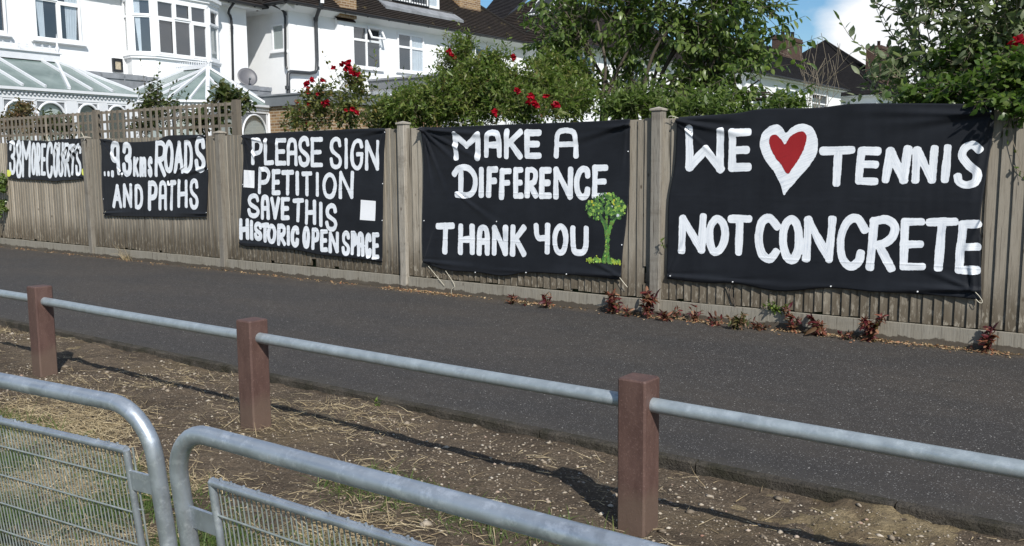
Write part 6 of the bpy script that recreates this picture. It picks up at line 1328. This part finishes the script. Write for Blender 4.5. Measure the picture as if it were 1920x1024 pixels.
# bare twiggy shrub
bare = bush('bare_shrub', 'leafless twiggy grey shrub in front of the distant dark roof', 'shrub', 0); m = MB(); r = np.random.default_rng(9)
for i in range(15):
    Y = 14+r.uniform(-.4, .4); x0 = 1530+r.normal()*12; dx = r.normal()*34; h = r.uniform(70, 145)
    P = catmull([np.array(on_y(x0, 225, Y)), np.array(on_y(x0+dx*.3, 225-h*.45, Y)), np.array(on_y(x0+dx*.7+r.normal()*6, 225-h*.75, Y)), np.array(on_y(x0+dx+r.normal()*10, 225-h, Y))], False, 5)
    m.tube([Vector(p) for p in P], [.006*(1-.75*k/len(P)) for k in range(len(P))], 4)
    for _ in range(3): k = r.integers(5, len(P)-1); m.tube([Vector(P[k]), Vector(P[k])+Vector((r.normal()*.12, r.normal()*.06, .1+abs(r.normal())*.2))], .004, 3)
m.build('branches', 'twig_pale', bare)

# ------------------------------------------------------------------ weeds along the foot of the fence
def weed(name, label, px, py, hpx, spread, mat, n, seed, Ln, group=None, Y=7.49, stems=7, zb=None):
    base = on_z(px, py, 0.) if zb is None else np.array([on_y(px, py, Y)[0], Y, zb]); base[1] = min(base[1], Y); d = (Vector(base)-Vector(CP)).length; s = d/FOC; H_ = hpx*s*1.12; R_ = spread*s
    o = empty(name, tuple(base)); tag(o, label, 'weed', group); r = np.random.default_rng(seed); m = MB(); LP = []; LD = []
    for i in range(stems):
        a = r.uniform(0, 6.28); rr = R_*r.uniform(.2, 1); h = H_*r.uniform(.45, 1); tip = np.array([math.cos(a)*rr, -abs(math.sin(a))*rr*.5, h]); mid = tip*.5+np.array([0, -.01, h*.12])
        P = catmull([np.zeros(3)+np.array([r.normal()*R_*.15, 0, -.01]), mid, tip], False, 6); m.tube([Vector(p) for p in P], [.003*(1-.6*k/len(P)) for k in range(len(P))], 4)
        for _ in range(n//stems):
            t = r.uniform(.15, 1); k = min(int(t*(len(P)-1)), len(P)-2); p = P[k]; LP.append(p); dd = unit(P[k+1]-P[k]+1e-6); LD.append(dd*.5+unit(r.normal(size=3))*.9+np.array([0, -.25, -.1]))
    m.build('stems', 'twig_green', o); LP = np.array(LP); LP[:, 2] = np.maximum(LP[:, 2], .006)
    leaves('leaves', LP, np.array(LD), Ln*np.exp(r.normal(0, .3, len(LP))), .36, mat, o, 'oval', r=r, cup=1.6); return o
GW = 'red weeds along the foot of the fence'
for i, (lb, px, py, h, sp, n) in enumerate([
    ('smallest red-leaved weed tuft, farthest left of the weeds under the tree banner', 963, 571, 14, 9, 20), ('low red weed tuft under the centre of the tree banner', 988, 573, 12, 12, 18), ('spiky dark red weed under the trunk of the painted tree', 1026, 578, 24, 15, 34),
    ('bushy pinkish-brown weed at the right end of the tree banner', 1148, 588, 38, 24, 90), ('little red weed between the two bushy ones left of the tallest post', 1178, 594, 16, 12, 26), ('tall red weed growing against the foot of the tallest post', 1216, 597, 46, 22, 100),
    ('thin red sprig on the gravel board just right of the tallest post', 1272, 598, 20, 13, 22), ('scraggly red weed below the letter O of NOT', 1304, 604, 26, 18, 40), ('wide sprawling brown and green weed below the letter C', 1382, 617, 30, 44, 120),
    ('dark red weed with peach tip below the letter N of CONCRETE', 1488, 622, 40, 20, 70), ('spreading dark purple weed below the letters CR', 1542, 629, 30, 26, 80), ('tall weed with pale top and dark stems below the letters RE', 1634, 640, 44, 30, 95), ('isolated dark red weed at the right end under the last banner', 1852, 661, 42, 20, 85)    ,('low brownish red weed mat just right of the sprawling green weed', 1425, 618, 14, 30, 40), ('low reddish sprigs between the sprawling green weed and the last scraggly sprig', 1342, 610, 16, 22, 34), ('flat red-brown weed mat left of the tall pale-topped weed', 1590, 637, 14, 24, 36), ('flat tangle of red shoots right of the tallest post beyond the thin sprig', 1250, 602, 18, 20, 40)]):
    weed('red_weed', lb, px, py, h, sp, 'autumn_climber_leaf' if i == 8 else 'weed_red_leaf', int(n*1.5), 400+i, [.05, .036, .055, .06, .04, .058, .034, .044, .038, .05, .056, .06, .05, .04, .045, .036, .05][i], GW, stems=5+i % 5)
gw = weed('green_weed', 'fresh green weed lying along the top of the gravel board', 1452, 588, 16, 34, 'weed_green_leaf', 90, 420, .032, None, 7.53, 10, .155)
weed('green_weed', 'tiny green seedling on the face of the tallest fence post', 1243, 500, 14, 10, 'weed_green_leaf', 12, 421, .035, None, 7.47, 4, .66)
weed('green_weed', 'small green sprout in the crack beside the kerb', 708, 742, 10, 9, 'weed_green_leaf', 16, 422, .022, None, 3.86, 5, -.03)
v = bush('dry_vine', 'thin dry vine stem climbing the boards below the last banner', 'plant', 0); m = MB()
for pts in ([(1385, 605), (1378, 570), (1371, 548), (1374, 530)], [(1378, 575), (1366, 545), (1362, 538)], [(1383, 600), (1400, 590), (1410, 592)]):
    m.tube([Vector(p) for p in catmull([np.array(on_y(x, y, 7.53)) for x, y in pts], False, 6)], .004, 5)
m.build('stem', 'bark', v)
r = np.random.default_rng(77); bx = on_z(248, 487, 0); n = 46; tuft = empty('dry_grass_tuft', (float(bx[0]), 7.50, 0)); tag(tuft, 'dry straw-coloured grass tuft at the foot of the fence below ROADS AND PATHS', 'grass tuft')
blades('blades', r.normal(0, .05, n), r.normal(0, .01, n), np.zeros(n), r.uniform(.14, .42, n), r.uniform(.0015, .003, n), r.choice([0, np.pi], n)+r.normal(0, .5, n), r.uniform(.9, 1.5, n), r.uniform(.3, 1.4, n), 'straw', r, r.random(n)).parent = tuft
# litter of dead leaves and grit where the path meets the fence
def litter(n, x0, x1, seed, Ln, dens=None):
    r = np.random.default_rng(seed); X = r.uniform(x0, x1, n); Y = 7.52-r.gamma(1.3, .035, n); k = (vnoise(X, Y*0+1, 1.7, 91)+.5*vnoise(X, Y*0+2, 6, 92) > .62) | (r.random(n) < .12); X, Y = X[k], Y[k]; n = len(X)
    D = unit(np.stack([r.normal(size=n), r.normal(size=n), r.normal(0, .25, n)], -1)); return np.stack([X, Y, .006+r.uniform(0, .012, n)], -1), D, Ln*np.exp(r.normal(0, .35, n)), r
P, D, Ls, r = litter(2900, -7.4, .5, 61, .022); P2_, D2, L2_, _ = litter(700, -17, -6, 62, .022); P3 = np.concatenate([P, P2_]); D3 = np.concatenate([D, D2]); L3 = np.concatenate([Ls, L2_])
stuff(leaves('leaf_litter', P3, D3, L3, .5, 'dead_leaf', None, 'oval', r=r, cup=1.5), 'dead leaves and grit gathered along the foot of the fence', 'leaf litter')
